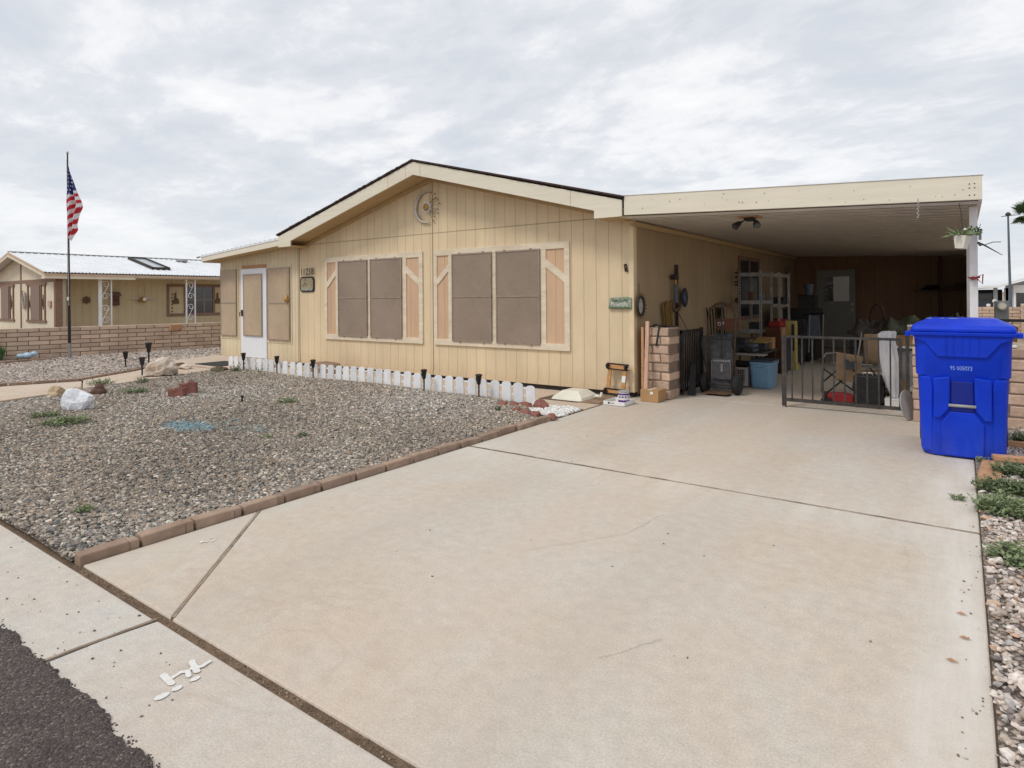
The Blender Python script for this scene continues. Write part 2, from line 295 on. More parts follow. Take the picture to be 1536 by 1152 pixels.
# ---------------------------------------------------------------- mesh builder
class MB:
    def __init__(s): s.v = []; s.f = []; s.mi = []; s.t = []; s.cur = 0; s.tint = None
    def _add(s, vs, fs, mi=None):
        o = len(s.v); s.v += [tuple(map(float, p)) for p in vs]
        t = random.random() if s.tint is None else s.tint
        s.t += [t] * len(vs)
        s.f += [tuple(i + o for i in f) for f in fs]; s.mi += [s.cur if mi is None else mi] * len(fs)
    def box(s, x0, x1, y0, y1, z0, z1, M4=None, mi=None, j=0):
        vs = [Vector((x, y, z)) for x in (x0, x1) for y in (y0, y1) for z in (z0, z1)]
        if j: vs = [v + Vector((random.uniform(-j, j), random.uniform(-j, j), random.uniform(-j, j))) for v in vs]
        if M4: vs = [M4 @ v for v in vs]
        s._add(vs, [(0, 1, 3, 2), (4, 6, 7, 5), (0, 4, 5, 1), (2, 3, 7, 6), (0, 2, 6, 4), (1, 5, 7, 3)], mi); return s
    def cbox(s, c, d, M4=None, mi=None):
        return s.box(c[0]-d[0]/2, c[0]+d[0]/2, c[1]-d[1]/2, c[1]+d[1]/2, c[2]-d[2]/2, c[2]+d[2]/2, M4, mi)
    def beam(s, a, b, w, h, up=(0, 0, 1), mi=None):
        a, b = Vector(a), Vector(b); d = (b - a).normalized(); u = Vector(up)
        r = d.cross(u)
        if r.length < 1e-4: r = d.cross(Vector((0, 1, 0)))
        r.normalize(); u = r.cross(d)
        vs = [p + r * sx * w / 2 + u * sz * h / 2 for p in (a, b) for sx, sz in ((-1, -1), (1, -1), (1, 1), (-1, 1))]
        s._add(vs, [(0, 1, 2, 3), (7, 6, 5, 4), (0, 4, 5, 1), (1, 5, 6, 2), (2, 6, 7, 3), (3, 7, 4, 0)], mi); return s
    def tube(s, pts, r, n=8, mi=None, closed=False):
        pts = [Vector(p) for p in pts]; rs = r if isinstance(r, (list, tuple)) else [r] * len(pts)
        rings = []; prev = None; m = len(pts)
        for i, p in enumerate(pts):
            if closed: d = pts[(i + 1) % m] - pts[i - 1]
            else: d = pts[min(i + 1, m - 1)] - pts[max(i - 1, 0)]
            if d.length < 1e-9: d = Vector((0, 0, 1))
            d.normalize()
            if prev is None: a = d.cross(Vector((0, 0, 1)) if abs(d.z) < .9 else Vector((1, 0, 0))).normalized()
            else: a = (prev - d * prev.dot(d)).normalized()
            prev = a; b = d.cross(a)
            rings.append([p + (a * math.cos(2 * PI * k / n) + b * math.sin(2 * PI * k / n)) * rs[i] for k in range(n)])
        vs = [v for R_ in rings for v in R_]; fs = []
        for i in range(m - (0 if closed else 1)):
            i2 = (i + 1) % m
            for k in range(n): fs.append((i * n + k, i * n + (k + 1) % n, i2 * n + (k + 1) % n, i2 * n + k))
        if not closed: fs += [tuple(range(n - 1, -1, -1)), tuple((m - 1) * n + k for k in range(n))]
        s._add(vs, fs, mi); return s
    def cyl(s, a, b, r, n=16, r2=None, mi=None): return s.tube([a, b], [r, r if r2 is None else r2], n, mi)
    def lathe(s, prof, c=(0, 0, 0), n=24, mi=None, sx=1, sy=1):
        vs = [(c[0] + r * sx * math.cos(2 * PI * k / n), c[1] + r * sy * math.sin(2 * PI * k / n), c[2] + z) for r, z in prof for k in range(n)]
        fs = [(i * n + k, i * n + (k + 1) % n, (i + 1) * n + (k + 1) % n, (i + 1) * n + k) for i in range(len(prof) - 1) for k in range(n)]
        fs += [tuple(range(n - 1, -1, -1)), tuple((len(prof) - 1) * n + k for k in range(n))]
        s._add(vs, fs, mi); return s
    def poly(s, pts, d, mi=None):       # prism: 3D polygon + extrusion vector
        n = len(pts); d = Vector(d); P = [Vector(p) for p in pts]
        s._add(P + [p + d for p in P], [tuple(range(n - 1, -1, -1)), tuple(range(n, 2 * n))] + [(k, (k + 1) % n, n + (k + 1) % n, n + k) for k in range(n)], mi); return s
    def quad(s, *p, mi=None): s._add(p, [tuple(range(len(p)))], mi); return s
    def grid(s, P, mi=None):            # P[i][j] points
        a, b = len(P), len(P[0]); s._add([p for r in P for p in r], [(i * b + j, i * b + j + 1, (i + 1) * b + j + 1, (i + 1) * b + j) for i in range(a - 1) for j in range(b - 1)], mi); return s
    def build(s, name, m, parent=None, smooth=False, bev=0, solid=0, seg=2):
        me = bpy.data.meshes.new(name)
        off = Vector(parent.matrix_basis.translation) if parent is not None else Vector((0, 0, 0))
        p = parent
        while p is not None and p.parent is not None: p = p.parent; off = off + Vector(p.matrix_basis.translation)
        if parent is not None and parent.parent is not None and parent.type == 'MESH': pass
        me.from_pydata([tuple(Vector(v) - off) for v in s.v], [], s.f)
        bm = bmesh.new(); bm.from_mesh(me); bmesh.ops.recalc_face_normals(bm, faces=bm.faces) if len(bm.faces) < 60000 else None; bm.to_mesh(me); bm.free()
        ms = m if isinstance(m, (list, tuple)) else [m]
        for x in ms: me.materials.append(M[x] if isinstance(x, str) else x)
        me.polygons.foreach_set('material_index', s.mi)
        if smooth: me.polygons.foreach_set('use_smooth', [True] * len(me.polygons))
        a = me.attributes.new('tint', 'FLOAT', 'POINT'); a.data.foreach_set('value', s.t)
        o = bpy.data.objects.new(name, me); COL.objects.link(o)
        if parent is not None: o.parent = parent
        if solid: md = o.modifiers.new('s', 'SOLIDIFY'); md.thickness = solid
        if bev: md = o.modifiers.new('b', 'BEVEL'); md.width = bev; md.segments = seg; md.limit_method = 'ANGLE'; md.harden_normals = False
        return o

def tag(o, label=None, cat=None, group=None, kind=None):
    if label: o['label'] = label
    if cat: o['category'] = cat
    if group: o['group'] = group
    if kind: o['kind'] = kind
    return o
def thing(name, label, cat, loc=(0, 0, 0), group=None, rz=0):
    o = bpy.data.objects.new(name, None); COL.objects.link(o); o.location = loc; o.empty_display_size = 0.1
    o.rotation_euler = (0, 0, rz)
    return tag(o, label, cat, group)
def dup(root, loc, rz=0, label=None, scale=None):
    r = root.copy(); COL.objects.link(r); r.location = loc; r.rotation_euler = (0, 0, rz)
    if scale: r.scale = scale
    if label: r['label'] = label
    for ch in list(root.children):
        c = ch.copy(); COL.objects.link(c); c.parent = r
        for g in ch.children:
            d = g.copy(); COL.objects.link(d); d.parent = c
    return r
def struct(name, mb, m, **kw): return tag(mb.build(name, m, **kw), kind='structure')
def text_mb(txt, origin, xdir, ydir, size, depth=0.003, align='CENTER', sx=1.0):
    cu = bpy.data.curves.new('txt', 'FONT'); cu.body = txt; cu.size = 1; cu.align_x = align; cu.align_y = 'CENTER'; cu.resolution_u = 3
    o = bpy.data.objects.new('txt', cu); COL.objects.link(o)
    dg = bpy.context.evaluated_depsgraph_get(); dg.update()
    me = bpy.data.meshes.new_from_object(o.evaluated_get(dg))
    X, Y, O = Vector(xdir).normalized(), Vector(ydir).normalized(), Vector(origin); Z = X.cross(Y)
    mb = MB(); vs = [O + X * v.co.x * size * sx + Y * v.co.y * size + Z * depth for v in me.vertices]
    mb._add(vs, [tuple(p.vertices) for p in me.polygons])
    bpy.data.objects.remove(o); bpy.data.curves.remove(cu); bpy.data.meshes.remove(me)
    return mb

# ================================================================ camera
F_PX = 935.0; TH = math.atan(674 / 935.); ROLL = 0.00812
cam_d = bpy.data.cameras.new('camera'); cam = bpy.data.objects.new('camera', cam_d); COL.objects.link(cam)
cam_d.sensor_width = 36; cam_d.lens = 36 * F_PX / 1536; cam_d.clip_start = 0.05; cam_d.clip_end = 5000
cam_d.shift_y = -(576 - 446.5) / 1536
fw = Vector((-math.sin(TH), math.cos(TH), 0)); rt = Vector((math.cos(TH), math.sin(TH), 0)); up = Vector((0, 0, 1))
r2 = rt * math.cos(ROLL) - up * math.sin(ROLL); u2 = up * math.cos(ROLL) + rt * math.sin(ROLL)
mw = Matrix((r2, u2, -fw)).transposed().to_4x4(); mw.translation = (0, 0, 1.4)
cam.matrix_world = mw; scene.camera = cam

# ================================================================ world and sun
SUN_EL, SUN_AZ = rad(52), rad(205)      # azimuth measured from +Y clockwise: the sun stands behind the camera, to the left
w = bpy.data.worlds.new('World'); scene.world = w; w.use_nodes = True
nt = w.node_tree; bg = nt.nodes['Background']
sky = nt.nodes.new('ShaderNodeTexSky'); sky.sky_type = 'NISHITA'; sky.sun_disc = False
sky.sun_elevation = SUN_EL; sky.sun_rotation = SUN_AZ
tc = nt.nodes.new('ShaderNodeTexCoord'); sp = nt.nodes.new('ShaderNodeSeparateXYZ'); nt.links.new(tc.outputs['Generated'], sp.inputs[0])
zz = math_n(nt, 'ADD', math_n(nt, 'MAXIMUM', sp.outputs[2], 0.0), 0.20)
cb = nt.nodes.new('ShaderNodeCombineXYZ')
nt.links.new(math_n(nt, 'DIVIDE', sp.outputs[0], zz), cb.inputs[0]); nt.links.new(math_n(nt, 'DIVIDE', sp.outputs[1], zz), cb.inputs[1])
rot = nt.nodes.new('ShaderNodeMapping'); rot.inputs['Rotation'].default_value = (0, 0, rad(35)); rot.inputs['Scale'].default_value = (1.35, 1.75, 1)
rot.inputs['Location'].default_value = (3.1, 1.7, 0)
nt.links.new(cb.outputs[0], rot.inputs[0])
nA = noise(nt, rot.outputs[0], 0.75, 9, 0.62, 0.25)
nB = noise(nt, rot.outputs[0], 3.4, 8, 0.62, 0.35)
nC = noise(nt, rot.outputs[0], 0.35, 3, 0.5)
dens = math_n(nt, 'ADD', math_n(nt, 'MULTIPLY', nA, 0.55), math_n(nt, 'ADD', math_n(nt, 'MULTIPLY', nB, 0.21), math_n(nt, 'MULTIPLY', nC, 0.24)))
cloud = ramp(nt, dens, [(0.38, (0.63, 0.69, 0.765)), (0.45, (0.715, 0.745, 0.795)), (0.495, (0.79, 0.81, 0.85)), (0.535, (0.92, 0.925, 0.94)), (0.60, (1.02, 1.02, 1.02))])
hz = ramp(nt, sp.outputs[2], [(0.0, 0.55), (0.22, 0.0)])
cloud = mixc(nt, hz, cloud, (0.80, 0.83, 0.875))
cl10 = mixc(nt, 1.0, cloud, (10.0, 10.0, 10.0), 'MULTIPLY')
skyc = mixc(nt, 0.92, sky.outputs[0], cl10)
nt.links.new(skyc, bg.inputs['Color']); bg.inputs['Strength'].default_value = 0.104

sd = bpy.data.lights.new('sun', 'SUN'); so = bpy.data.objects.new('sun', sd); COL.objects.link(so)
sd.energy = 1.5; sd.angle = rad(14); sd.color = (1.0, 0.94, 0.86)
sdir = Vector((math.sin(SUN_AZ) * math.cos(SUN_EL), math.cos(SUN_AZ) * math.cos(SUN_EL), math.sin(SUN_EL)))
so.rotation_euler = sdir.to_track_quat('Z', 'Y').to_euler(); so.location = (0, -5, 20)
scene.cycles.max_bounces = 12; scene.cycles.diffuse_bounces = 8
scene.view_settings.view_transform = 'Standard'; scene.view_settings.look = 'None'; scene.view_settings.exposure = 0

# ================================================================ ground
g = MB(); g.quad((-3000, -3000, -0.06), (3000, -3000, -0.06), (3000, 3000, -0.06), (-3000, 3000, -0.06)); struct('ground', g, 'ground')
g = MB(); g.quad((-30, 0.6, -0.010), (4, 0.6, -0.010), (4, 8.6, -0.010), (-30, 8.6, -0.010)); struct('soil', g, 'dirt')

def slab(mb, pts, z=0.0, th=0.05):
    mb.poly([(x, y, z - th) for x, y in pts], (0, 0, th))
DX = -3.79
g = MB(); gp = 0.007
slab(g, [(DX, 1.345), (-2.84, 1.343), (DX, 2.36)])
slab(g, [(-2.822, 1.343), (0.08, 1.345), (0.08, 4.533), (DX, 4.533), (DX, 2.383)])
slab(g, [(DX, 4.553), (0.08, 4.553), (0.08, 8.40), (DX, 8.40)])
slab(g, [(DX, 8.415), (0.25, 8.415), (0.25, 18.5), (DX, 18.5)])
struct('driveway', g, 'concrete', bev=0.008)
g = MB()
slab(g, [(-30, 0.5), (-2.915, 0.5), (-2.905, 1.10), (-2.885, 1.295), (-30, 1.295)])
slab(g, [(-2.897, 0.5), (4, 0.5), (4, 1.30), (-2.86, 1.30), (-2.887, 1.10)])
struct('gutter_pavement', g, 'concrete_gutter', bev=0.008)
# hairline cracks and the dark crumbs in the joints
def strip(mb, pts, wd, z):
    pts = [Vector((p[0], p[1], z)) for p in pts]
    for i in range(len(pts) - 1):
        d = (pts[i + 1] - pts[i]).normalized(); n = Vector((-d.y, d.x, 0)) * wd / 2
        mb.quad(pts[i] - n, pts[i + 1] - n, pts[i + 1] + n, pts[i] + n)
def wander(a, b, n, amp):
    out = []; y = 0
    for i in range(n + 1):
        t = i / n; y += random.uniform(-amp, amp)
        d = Vector((b[0] - a[0], b[1] - a[1])); nn = Vector((-d.y, d.x)).normalized()
        out.append((a[0] + d.x * t + nn.x * y, a[1] + d.y * t + nn.y * y))
    return out
# asphalt with a ragged edge creeping over the gutter
g = MB(); xs = np.arange(-30, 4.01, 0.02); edge = []
ph = 0
for x in xs:
    ph = 0.86 * ph + random.uniform(-0.013, 0.013)
    edge.append(0.878 + ph + 0.012 * math.sin(x * 2.1))
top = [(x, e, 0.010) for x, e in zip(xs, edge)]; mid = [(x, e - 0.03, 0.022) for x, e in zip(xs, edge)]; bot = [(x, -9.0, 0.03) for x in xs]
foot = [(x, e + 0.004, -0.002) for x, e in zip(xs, edge)]
g.grid([foot, top, mid, bot]); struct('road', g, 'asphalt')
# far side of the road (behind the camera)
# ---- stones
T0 = (1 + 5 ** .5) / 2
ICO = np.array([(-1, T0, 0), (1, T0, 0), (-1, -T0, 0), (1, -T0, 0), (0, -1, T0), (0, 1, T0), (0, -1, -T0), (0, 1, -T0), (T0, 0, -1), (T0, 0, 1), (-T0, 0, -1), (-T0, 0, 1)]) / math.sqrt(1 + T0 * T0)
ICF = np.array([(0, 11, 5), (0, 5, 1), (0, 1, 7), (0, 7, 10), (0, 10, 11), (1, 5, 9), (5, 11, 4), (11, 10, 2), (10, 7, 6), (7, 1, 8), (3, 9, 4), (3, 4, 2), (3, 2, 6), (3, 6, 8), (3, 8, 9), (4, 9, 5), (2, 4, 11), (6, 2, 10), (8, 6, 7), (9, 8, 1)])
def stones(name, P, S, C, m='stone', label=None, cat=None, kind='stuff', jag=0.28):
    """P: n x 3 centres, S: n sizes (radius), C: n x 3 colours - one merged mesh of loose stones"""
    n = len(P)
    V = np.repeat(ICO[None], n, 0) * (1 + RNG.uniform(-jag, jag, (n, 12, 1)))
    V *= np.stack([RNG.uniform(.75, 1.35, n), RNG.uniform(.7, 1.1, n), RNG.uniform(.45, .8, n)], 1)[:, None]
    tl = RNG.uniform(-0.5, 0.5, n); c, s = np.cos(tl)[:, None], np.sin(tl)[:, None]
    x, z = V[..., 0] * c + V[..., 2] * s, -V[..., 0] * s + V[..., 2] * c
    th = RNG.uniform(0, 2 * PI, n); c, s = np.cos(th)[:, None], np.sin(th)[:, None]
    V = np.stack([x * c - V[..., 1] * s, x * s + V[..., 1] * c, z], 2) * S[:, None, None] + P[:, None]
    F_ = (ICF[None] + (np.arange(n) * 12)[:, None, None]).reshape(-1)
    me = bpy.data.meshes.new(name); me.vertices.add(n * 12); me.vertices.foreach_set('co', V.reshape(-1).astype(np.float32))
    nf = n * 20; me.loops.add(nf * 3); me.loops.foreach_set('vertex_index', F_.astype(np.int32))
    me.polygons.add(nf); me.polygons.foreach_set('loop_start', np.arange(0, nf * 3, 3, dtype=np.int32))
    me.update(calc_edges=True)
    a = me.attributes.new('stone_col', 'FLOAT_COLOR', 'POINT')
    cc = np.concatenate([np.repeat(C, 12, 0), np.ones((n * 12, 1))], 1); a.data.foreach_set('color', cc.reshape(-1).astype(np.float32))
    me.materials.append(M[m]); me.shade_flat()
    o = bpy.data.objects.new(name, me); COL.objects.link(o)
    return tag(o, label, cat, kind=kind)
def inpoly(X, Y, poly):
    ins = np.zeros(len(X), bool); n = len(poly)
    for i in range(n):
        (x1, y1), (x2, y2) = poly[i], poly[(i + 1) % n]
        c = ((y1 > Y) != (y2 > Y)) & (X < (x2 - x1) * (Y - y1) / (y2 - y1 + 1e-12) + x1); ins ^= c
    return ins
def scatter(poly, n):
    p = np.array(poly); lo, hi = p.min(0), p.max(0); X = RNG.uniform(lo[0], hi[0], n); Y = RNG.uniform(lo[1], hi[1], n)
    k = inpoly(X, Y, poly); return X[k], Y[k]
PAL_A = np.array([(0.34, 0.285, 0.23), (0.24, 0.215, 0.18), (0.45, 0.385, 0.315), (0.12, 0.118, 0.118), (0.22, 0.22, 0.218), (0.36, 0.33, 0.295), (0.58, 0.53, 0.465), (0.36, 0.26, 0.20), (0.72, 0.69, 0.63), (0.085, 0.08, 0.078)])
PW_A = np.array([.16, .16, .14, .10, .12, .11, .08, .06, .03, .04])
def pal(n, P, W, var=0.18):
    c = P[RNG.choice(len(P), n, p=W / W.sum())]; return c * RNG.uniform(1 - var, 1 + var, (n, 1))
def bed_h(x, y):      # gentle mound of the gravel bed
    return 0.02 + 0.05 * np.clip((y - 2) / 4.5, 0, 1) * np.clip((-3.9 - x) / 1.5, 0, 1) + 0.012 * np.sin(x * 1.9) * np.cos(y * 2.3) * np.clip((-3.9 - x) / 0.6, 0, 1)
BED = [(-3.90, 1.33), (-3.90, 5.9), (-4.35, 6.35), (-5.0, 6.62), (-11.2, 6.62), (-11.62, 6.2), (-10.9, 3.9), (-10.6, 2.8), (-10.3, 1.33)]
g = MB(); gx = np.linspace(-12, -3.89, 42); gy = np.linspace(1.32, 6.75, 30)
P_ = [[(x, y, float(bed_h(x, y)) - 0.016) for x in gx] for y in gy]
bb = MB()
for i in range(len(gy) - 1):
    for j in range(len(gx) - 1):
        cx, cy = (gx[j] + gx[j + 1]) / 2, (gy[i] + gy[i + 1]) / 2
        if inpoly(np.array([cx]), np.array([cy]), BED)[0]: bb.quad(P_[i][j], P_[i][j + 1], P_[i + 1][j + 1], P_[i + 1][j])
tag(bb.build('gravel_underlay', 'gravel_a'), 'small grey brown grit lying between the stones of the front gravel bed', 'gravel', kind='stuff')
X, Y = scatter(BED, 330000)
dist = np.hypot(X, Y); k = (X / np.maximum(Y, .1) > -4.3) & (RNG.uniform(0, 1, len(X)) < np.clip(6.5 / dist, 0.5, 1)); X, Y = X[k], Y[k]; n = len(X)
S = RNG.lognormal(math.log(0.0084), 0.30, n).clip(0.0045, 0.020) * (1 + 0.035 * np.hypot(X, Y))
C = pal(n, PAL_A, PW_A)
# patchy darker and greyer areas
pt = np.sin(X * 1.3 + 0.7 * np.sin(Y * 1.9)) * np.cos(Y * 1.1 + X * 0.6); C *= (0.91 + 0.14 * pt)[:, None] * np.array([1.02, .985, .94])
C = C * (1 - 0.25 * np.clip(pt, 0, 1)[:, None]) + C.mean(1, keepdims=True) * np.array([.92, 1, 1.05]) * 0.25 * np.clip(pt, 0, 1)[:, None]
e = ((X + 6.8) / 0.44) ** 2 + ((Y - 3.42) / 0.22) ** 2; e2 = ((X + 6.35) / 0.5) ** 2 + ((Y - 3.75) / .2) ** 2
bl = (e < RNG.uniform(0.0, 1.25, n)) | ((e2 < 1) & (RNG.uniform(0, 1, n) < .14)); C[bl] = C[bl] * .45 + .55 * np.array([0.14, 0.36, 0.46]) * RNG.uniform(.5, 1.35, (bl.sum(), 1))
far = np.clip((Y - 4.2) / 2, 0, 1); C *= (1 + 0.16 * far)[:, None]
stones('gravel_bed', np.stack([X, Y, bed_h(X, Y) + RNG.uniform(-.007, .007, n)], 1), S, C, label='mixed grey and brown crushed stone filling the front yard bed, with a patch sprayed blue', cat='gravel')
print('bed stones', n)
# right-hand strip of pale gravel
RB = [(0.09, 0.9), (0.10, 5.6), (0.22, 6.3), (0.3, 8.2), (3.2, 8.2), (3.2, 0.9)]
g = MB(); g.quad((0.085, 0.9, -0.004), (6, 0.9, -0.004), (6, 8.25, 0.02), (0.085, 8.25, 0.02)); tag(g.build('pale_gravel_underlay', 'gravel_b'), 'sandy grit between the pale stones right of the driveway', 'gravel', kind='stuff')
X, Y = scatter(RB, 52000); n = len(X)
k = (X < 0.25 + Y * 0.32); X, Y = X[k], Y[k]; n = len(X)
PAL_B = np.array([(0.58, 0.50, 0.44), (0.48, 0.40, 0.34), (0.66, 0.60, 0.55), (0.36, 0.29, 0.25), (0.42, 0.40, 0.38), (0.20, 0.17, 0.16), (0.52, 0.36, 0.26)]); PW_B = np.array([.26, .22, .2, .1, .1, .06, .06])
S = RNG.lognormal(math.log(0.0118), 0.36, n).clip(0.005, 0.030)
stones('pale_gravel', np.stack([X, Y, 0.012 + RNG.uniform(-.008, .012, n)], 1), S, pal(n, PAL_B, PW_B), label='pale pinkish crushed stone in the strip right of the driveway', cat='gravel')
# side yard beyond the path
LB = [(-18.1, 2.0), (-18.1, 14), (-14.4, 14), (-14.4, 7.9), (-13.5, 5.9), (-12.3, 4.4), (-12.6, 3.4), (-12.9, 2.0)]
g = MB(); g.quad(*[(x, y, 0.0 + (0.07 if y > 7 else 0.02)) for x, y in [(-18.3, 1.0), (-12.3, 1.0), (-12.3, 14), (-18.3, 14)]]); tag(g.build('side_yard_underlay', 'gravel_b'), 'sandy grit between the pale stones of the side yard', 'gravel', kind='stuff')
X, Y = scatter(LB, 42000); n = len(X); S = RNG.lognormal(math.log(0.019), 0.3, n).clip(0.01, 0.04)
stones('side_yard_gravel', np.stack([X, Y, 0.035 + 0.05 * np.clip((Y - 4) / 3, 0, 1) + RNG.uniform(-.006, .01, n)], 1), S, pal(n, np.array([(0.50, 0.42, 0.36), (0.40, 0.34, 0.29), (0.58, 0.52, 0.47), (0.30, 0.27, 0.25)]), np.array([.3, .3, .2, .2])), label='fine pale gravel of the side yard between the path and the block wall', cat='gravel')
# white pebbles at the end of the picket fence
WP = [(-4.62, 6.35), (-4.45, 6.75), (-4.0, 6.82), (-3.83, 6.75), (-3.80, 6.2), (-4.05, 6.2)]
X, Y = scatter(WP, 1600); n = len(X)
stones('white_pebbles', np.stack([X, Y, RNG.uniform(.0, .022, n)], 1), RNG.uniform(.012, .024, n), pal(n, np.array([(0.78, 0.77, 0.74), (0.66, 0.65, 0.6)]), np.array([.8, .2]), .1), label='white pebbles heaped at the corner of the driveway by the picket fence', cat='pebbles')
# crumbs: asphalt grains on the gutter, grit in the joints
n = 650; X = RNG.uniform(-6, 0.5, n); Y = 0.878 + np.abs(RNG.normal(0, 0.014, n))
stones('asphalt_crumbs', np.stack([X, Y, np.full(n, .002)], 1), RNG.uniform(.002, .0055, n), pal(n, np.array([(0.115, 0.09, 0.08)]), np.array([1.])), label='loose black crumbs along the broken edge of the asphalt', cat='crumbs')
X = RNG.uniform(-4.0, 0.0, 2600); Y = 1.33 + RNG.normal(0, 0.018, 2600); n = 2600; Y = 1.322 + (Y - 1.33) * .7
stones('joint_grit', np.stack([X, Y, np.full(n, -.012) + RNG.uniform(0, .004, n)], 1), RNG.uniform(.0012, .004, n), pal(n, np.array([(0.2, 0.14, 0.09), (0.12, 0.08, 0.05), (0.33, 0.26, 0.2)]), np.array([.5, .35, .15])), label='brown grit packed in the wide joint between the gutter and the driveway', cat='grit')
X = np.concatenate([RNG.uniform(-3.7, 0.05, 30), RNG.uniform(-6, -2.2, 60), RNG.uniform(-.02, .09, 60)]); Y = np.concatenate([RNG.uniform(1.5, 6, 30), RNG.uniform(.93, 1.28, 60), RNG.uniform(1.5, 6, 60)]); n = len(X)
stones('scattered_grit', np.stack([X, Y, np.full(n, .003)], 1), RNG.uniform(.002, .006, n), pal(n, np.array([(0.2, 0.15, 0.11), (0.5, 0.43, 0.36), (0.1, 0.08, 0.07)]), np.array([.4, .3, .3])), label='stray grit and pebbles scattered over the concrete', cat='grit')

# concrete path, porch slab and patio in front of the house
g = MB()
slab(g, [(-10.5, 0.9 + .45), (-10.72, 2.9), (-11.0, 3.9), (-12.1, 4.3), (-12.45, 3.4), (-12.8, 1.35)], 0.045, .06)
slab(g, [(-11.01, 3.92), (-11.45, 5.6), (-11.70, 6.42), (-13.6, 6.42), (-12.75, 5.4), (-12.1, 4.32)], 0.06, .07)
slab(g, [(-11.3, 6.44), (-14.9, 6.44), (-14.9, 8.0), (-11.3, 8.0)], 0.09, .1)
struct('path', g, 'concrete_path', bev=0.01)
g = MB(); slab(g, [(-11.28, 6.86), (-3.82, 6.86), (-3.82, 8.0), (-11.28, 8.0)], 0.004, .06); struct('patio', g, 'concrete_path', bev=0.008)

# painted utility marks on the gutter
SZ = [0.003]
def stroke(mb, pts, wd):
    for a, b in zip(pts, pts[1:]):
        SZ[0] += 0.0004; n_ = 10; a_, b_ = Vector((*a, 0)), Vector((*b, 0)); d = (b_ - a_).normalized(); q = Vector((-d.y, d.x, 0)) * wd / 2; P = []
        for k in range(9): t = PI / 2 + k * PI / 8; P.append(a_ + (d * math.cos(t) + q.normalized() * math.sin(t)) * wd / 2 * random.uniform(.85, 1.1))
        for k in range(9): t = -PI / 2 + k * PI / 8; P.append(b_ + (d * math.cos(t) + q.normalized() * math.sin(t)) * wd / 2 * random.uniform(.85, 1.1))
        mb.quad(*[(p.x, p.y, SZ[0]) for p in P])
g = MB()
stroke(g, [(-2.424, 1.119), (-2.345, 1.112)], .024); stroke(g, [(-2.378, 1.116), (-2.387, 1.165), (-2.372, 1.183), (-2.338, 1.17)], .019)
stroke(g, [(-2.420, 1.224), (-2.385, 1.214), (-2.340, 1.202)], .024); stroke(g, [(-2.374, 1.20), (-2.356, 1.231), (-2.363, 1.262)], .018)
for cx, cy, a, b in ((-2.298, 1.055, .016, .026), (-2.30, 1.109, .013, .019), (-2.303, 1.176, .012, .019)):
    g.quad(*[(cx + a * math.cos(t * PI / 8) * (1 + .08 * math.sin(3 * t)), cy + b * math.sin(t * PI / 8), 0.004) for t in range(16)])
tag(g.build('painted_mark', 'paint_mark'), 'white sprayed strokes and three dots on the gutter concrete', 'road marking')
g = MB()
for (cx, cy) in ((-3.571, 1.868), (-3.55, 1.885), (-3.529, 1.909), (-3.60, 1.76), (-3.585, 1.93), (-3.54, 1.93)):
    q = random.uniform(.006, .018); g.quad(*[(cx + q * random.uniform(.5, 1.2) * math.cos(t * PI / 5), cy + q * random.uniform(.5, 1.5) * math.sin(t * PI / 5), 0.004) for t in range(10)])
tag(g.build('paint_splash', 'paint_mark'), 'small white paint splashes on the triangular corner slab beside the edging', 'paint splash')
g = MB()
for a, b in (((-1.95, 2.85), (-1.62, 3.35)), ((-1.62, 3.35), (-1.55, 3.8)), ((-1.15, 2.15), (-1.02, 2.42))): strip(g, wander(a, b, 22, .006), .0011, .0035)
tag(g.build('hairline_crack', 'dirt'), 'thin wandering hairline crack in the middle of the driveway slab', 'crack')

g = MB(); strip(g, wander((-3.79, 4.543), (.08, 4.543), 110, .0035), .015, .0025); strip(g, wander((-2.83, 1.35), (-3.79, 2.372), 40, .002), .013, .0025); strip(g, wander((-2.908, .9), (-2.872, 1.3), 20, .002), .015, .0025); struct('joint_dirt', g, mat('joint_soil', (.26, .19, .13), .95, 9, .45, 60, .6, dirt=((.50, .43, .34), .9), kind='World'))
# edging blocks along the driveway
GRP = 'edging blocks along the driveway'
def edging_block(loc, rz, label, L=0.305, grp=GRP, name='edging_block'):
    g = MB(); h = random.uniform(.050, .060); w_ = .085
    pts = []
    g.box(-w_ / 2, w_ / 2, 0.0, L * .80, -0.02, h, j=.002)
    g.box(-w_ * .43, w_ * .43, L * .80, L - .007, -0.02, h - .004, j=.002)
    o = g.build(name, 'edging', bev=.010, seg=3); o.location = loc; o.rotation_euler = (random.uniform(-.02, .02), random.uniform(-.03, .03), rz); return tag(o, label, 'edging block', grp)
for i in range(14):
    y = 1.335 + i * .312
    lab = 'reddish concrete edging block in the row between gravel bed and driveway'
    if i == 0: lab = 'nearest edging block at the pavement corner of the gravel bed, its end face showing'
    edging_block((DX - .052 + random.uniform(-.006, .006) - (0.03 if i == 12 else 0), y, 0), random.uniform(-.02, .02), lab, grp=None if i == 0 else GRP)
edging_block((DX - .05, 1.335 + 14 * .312, 0), -.06, 'last edging block, redder at its far end, beside the white pebbles', .36, grp=None)
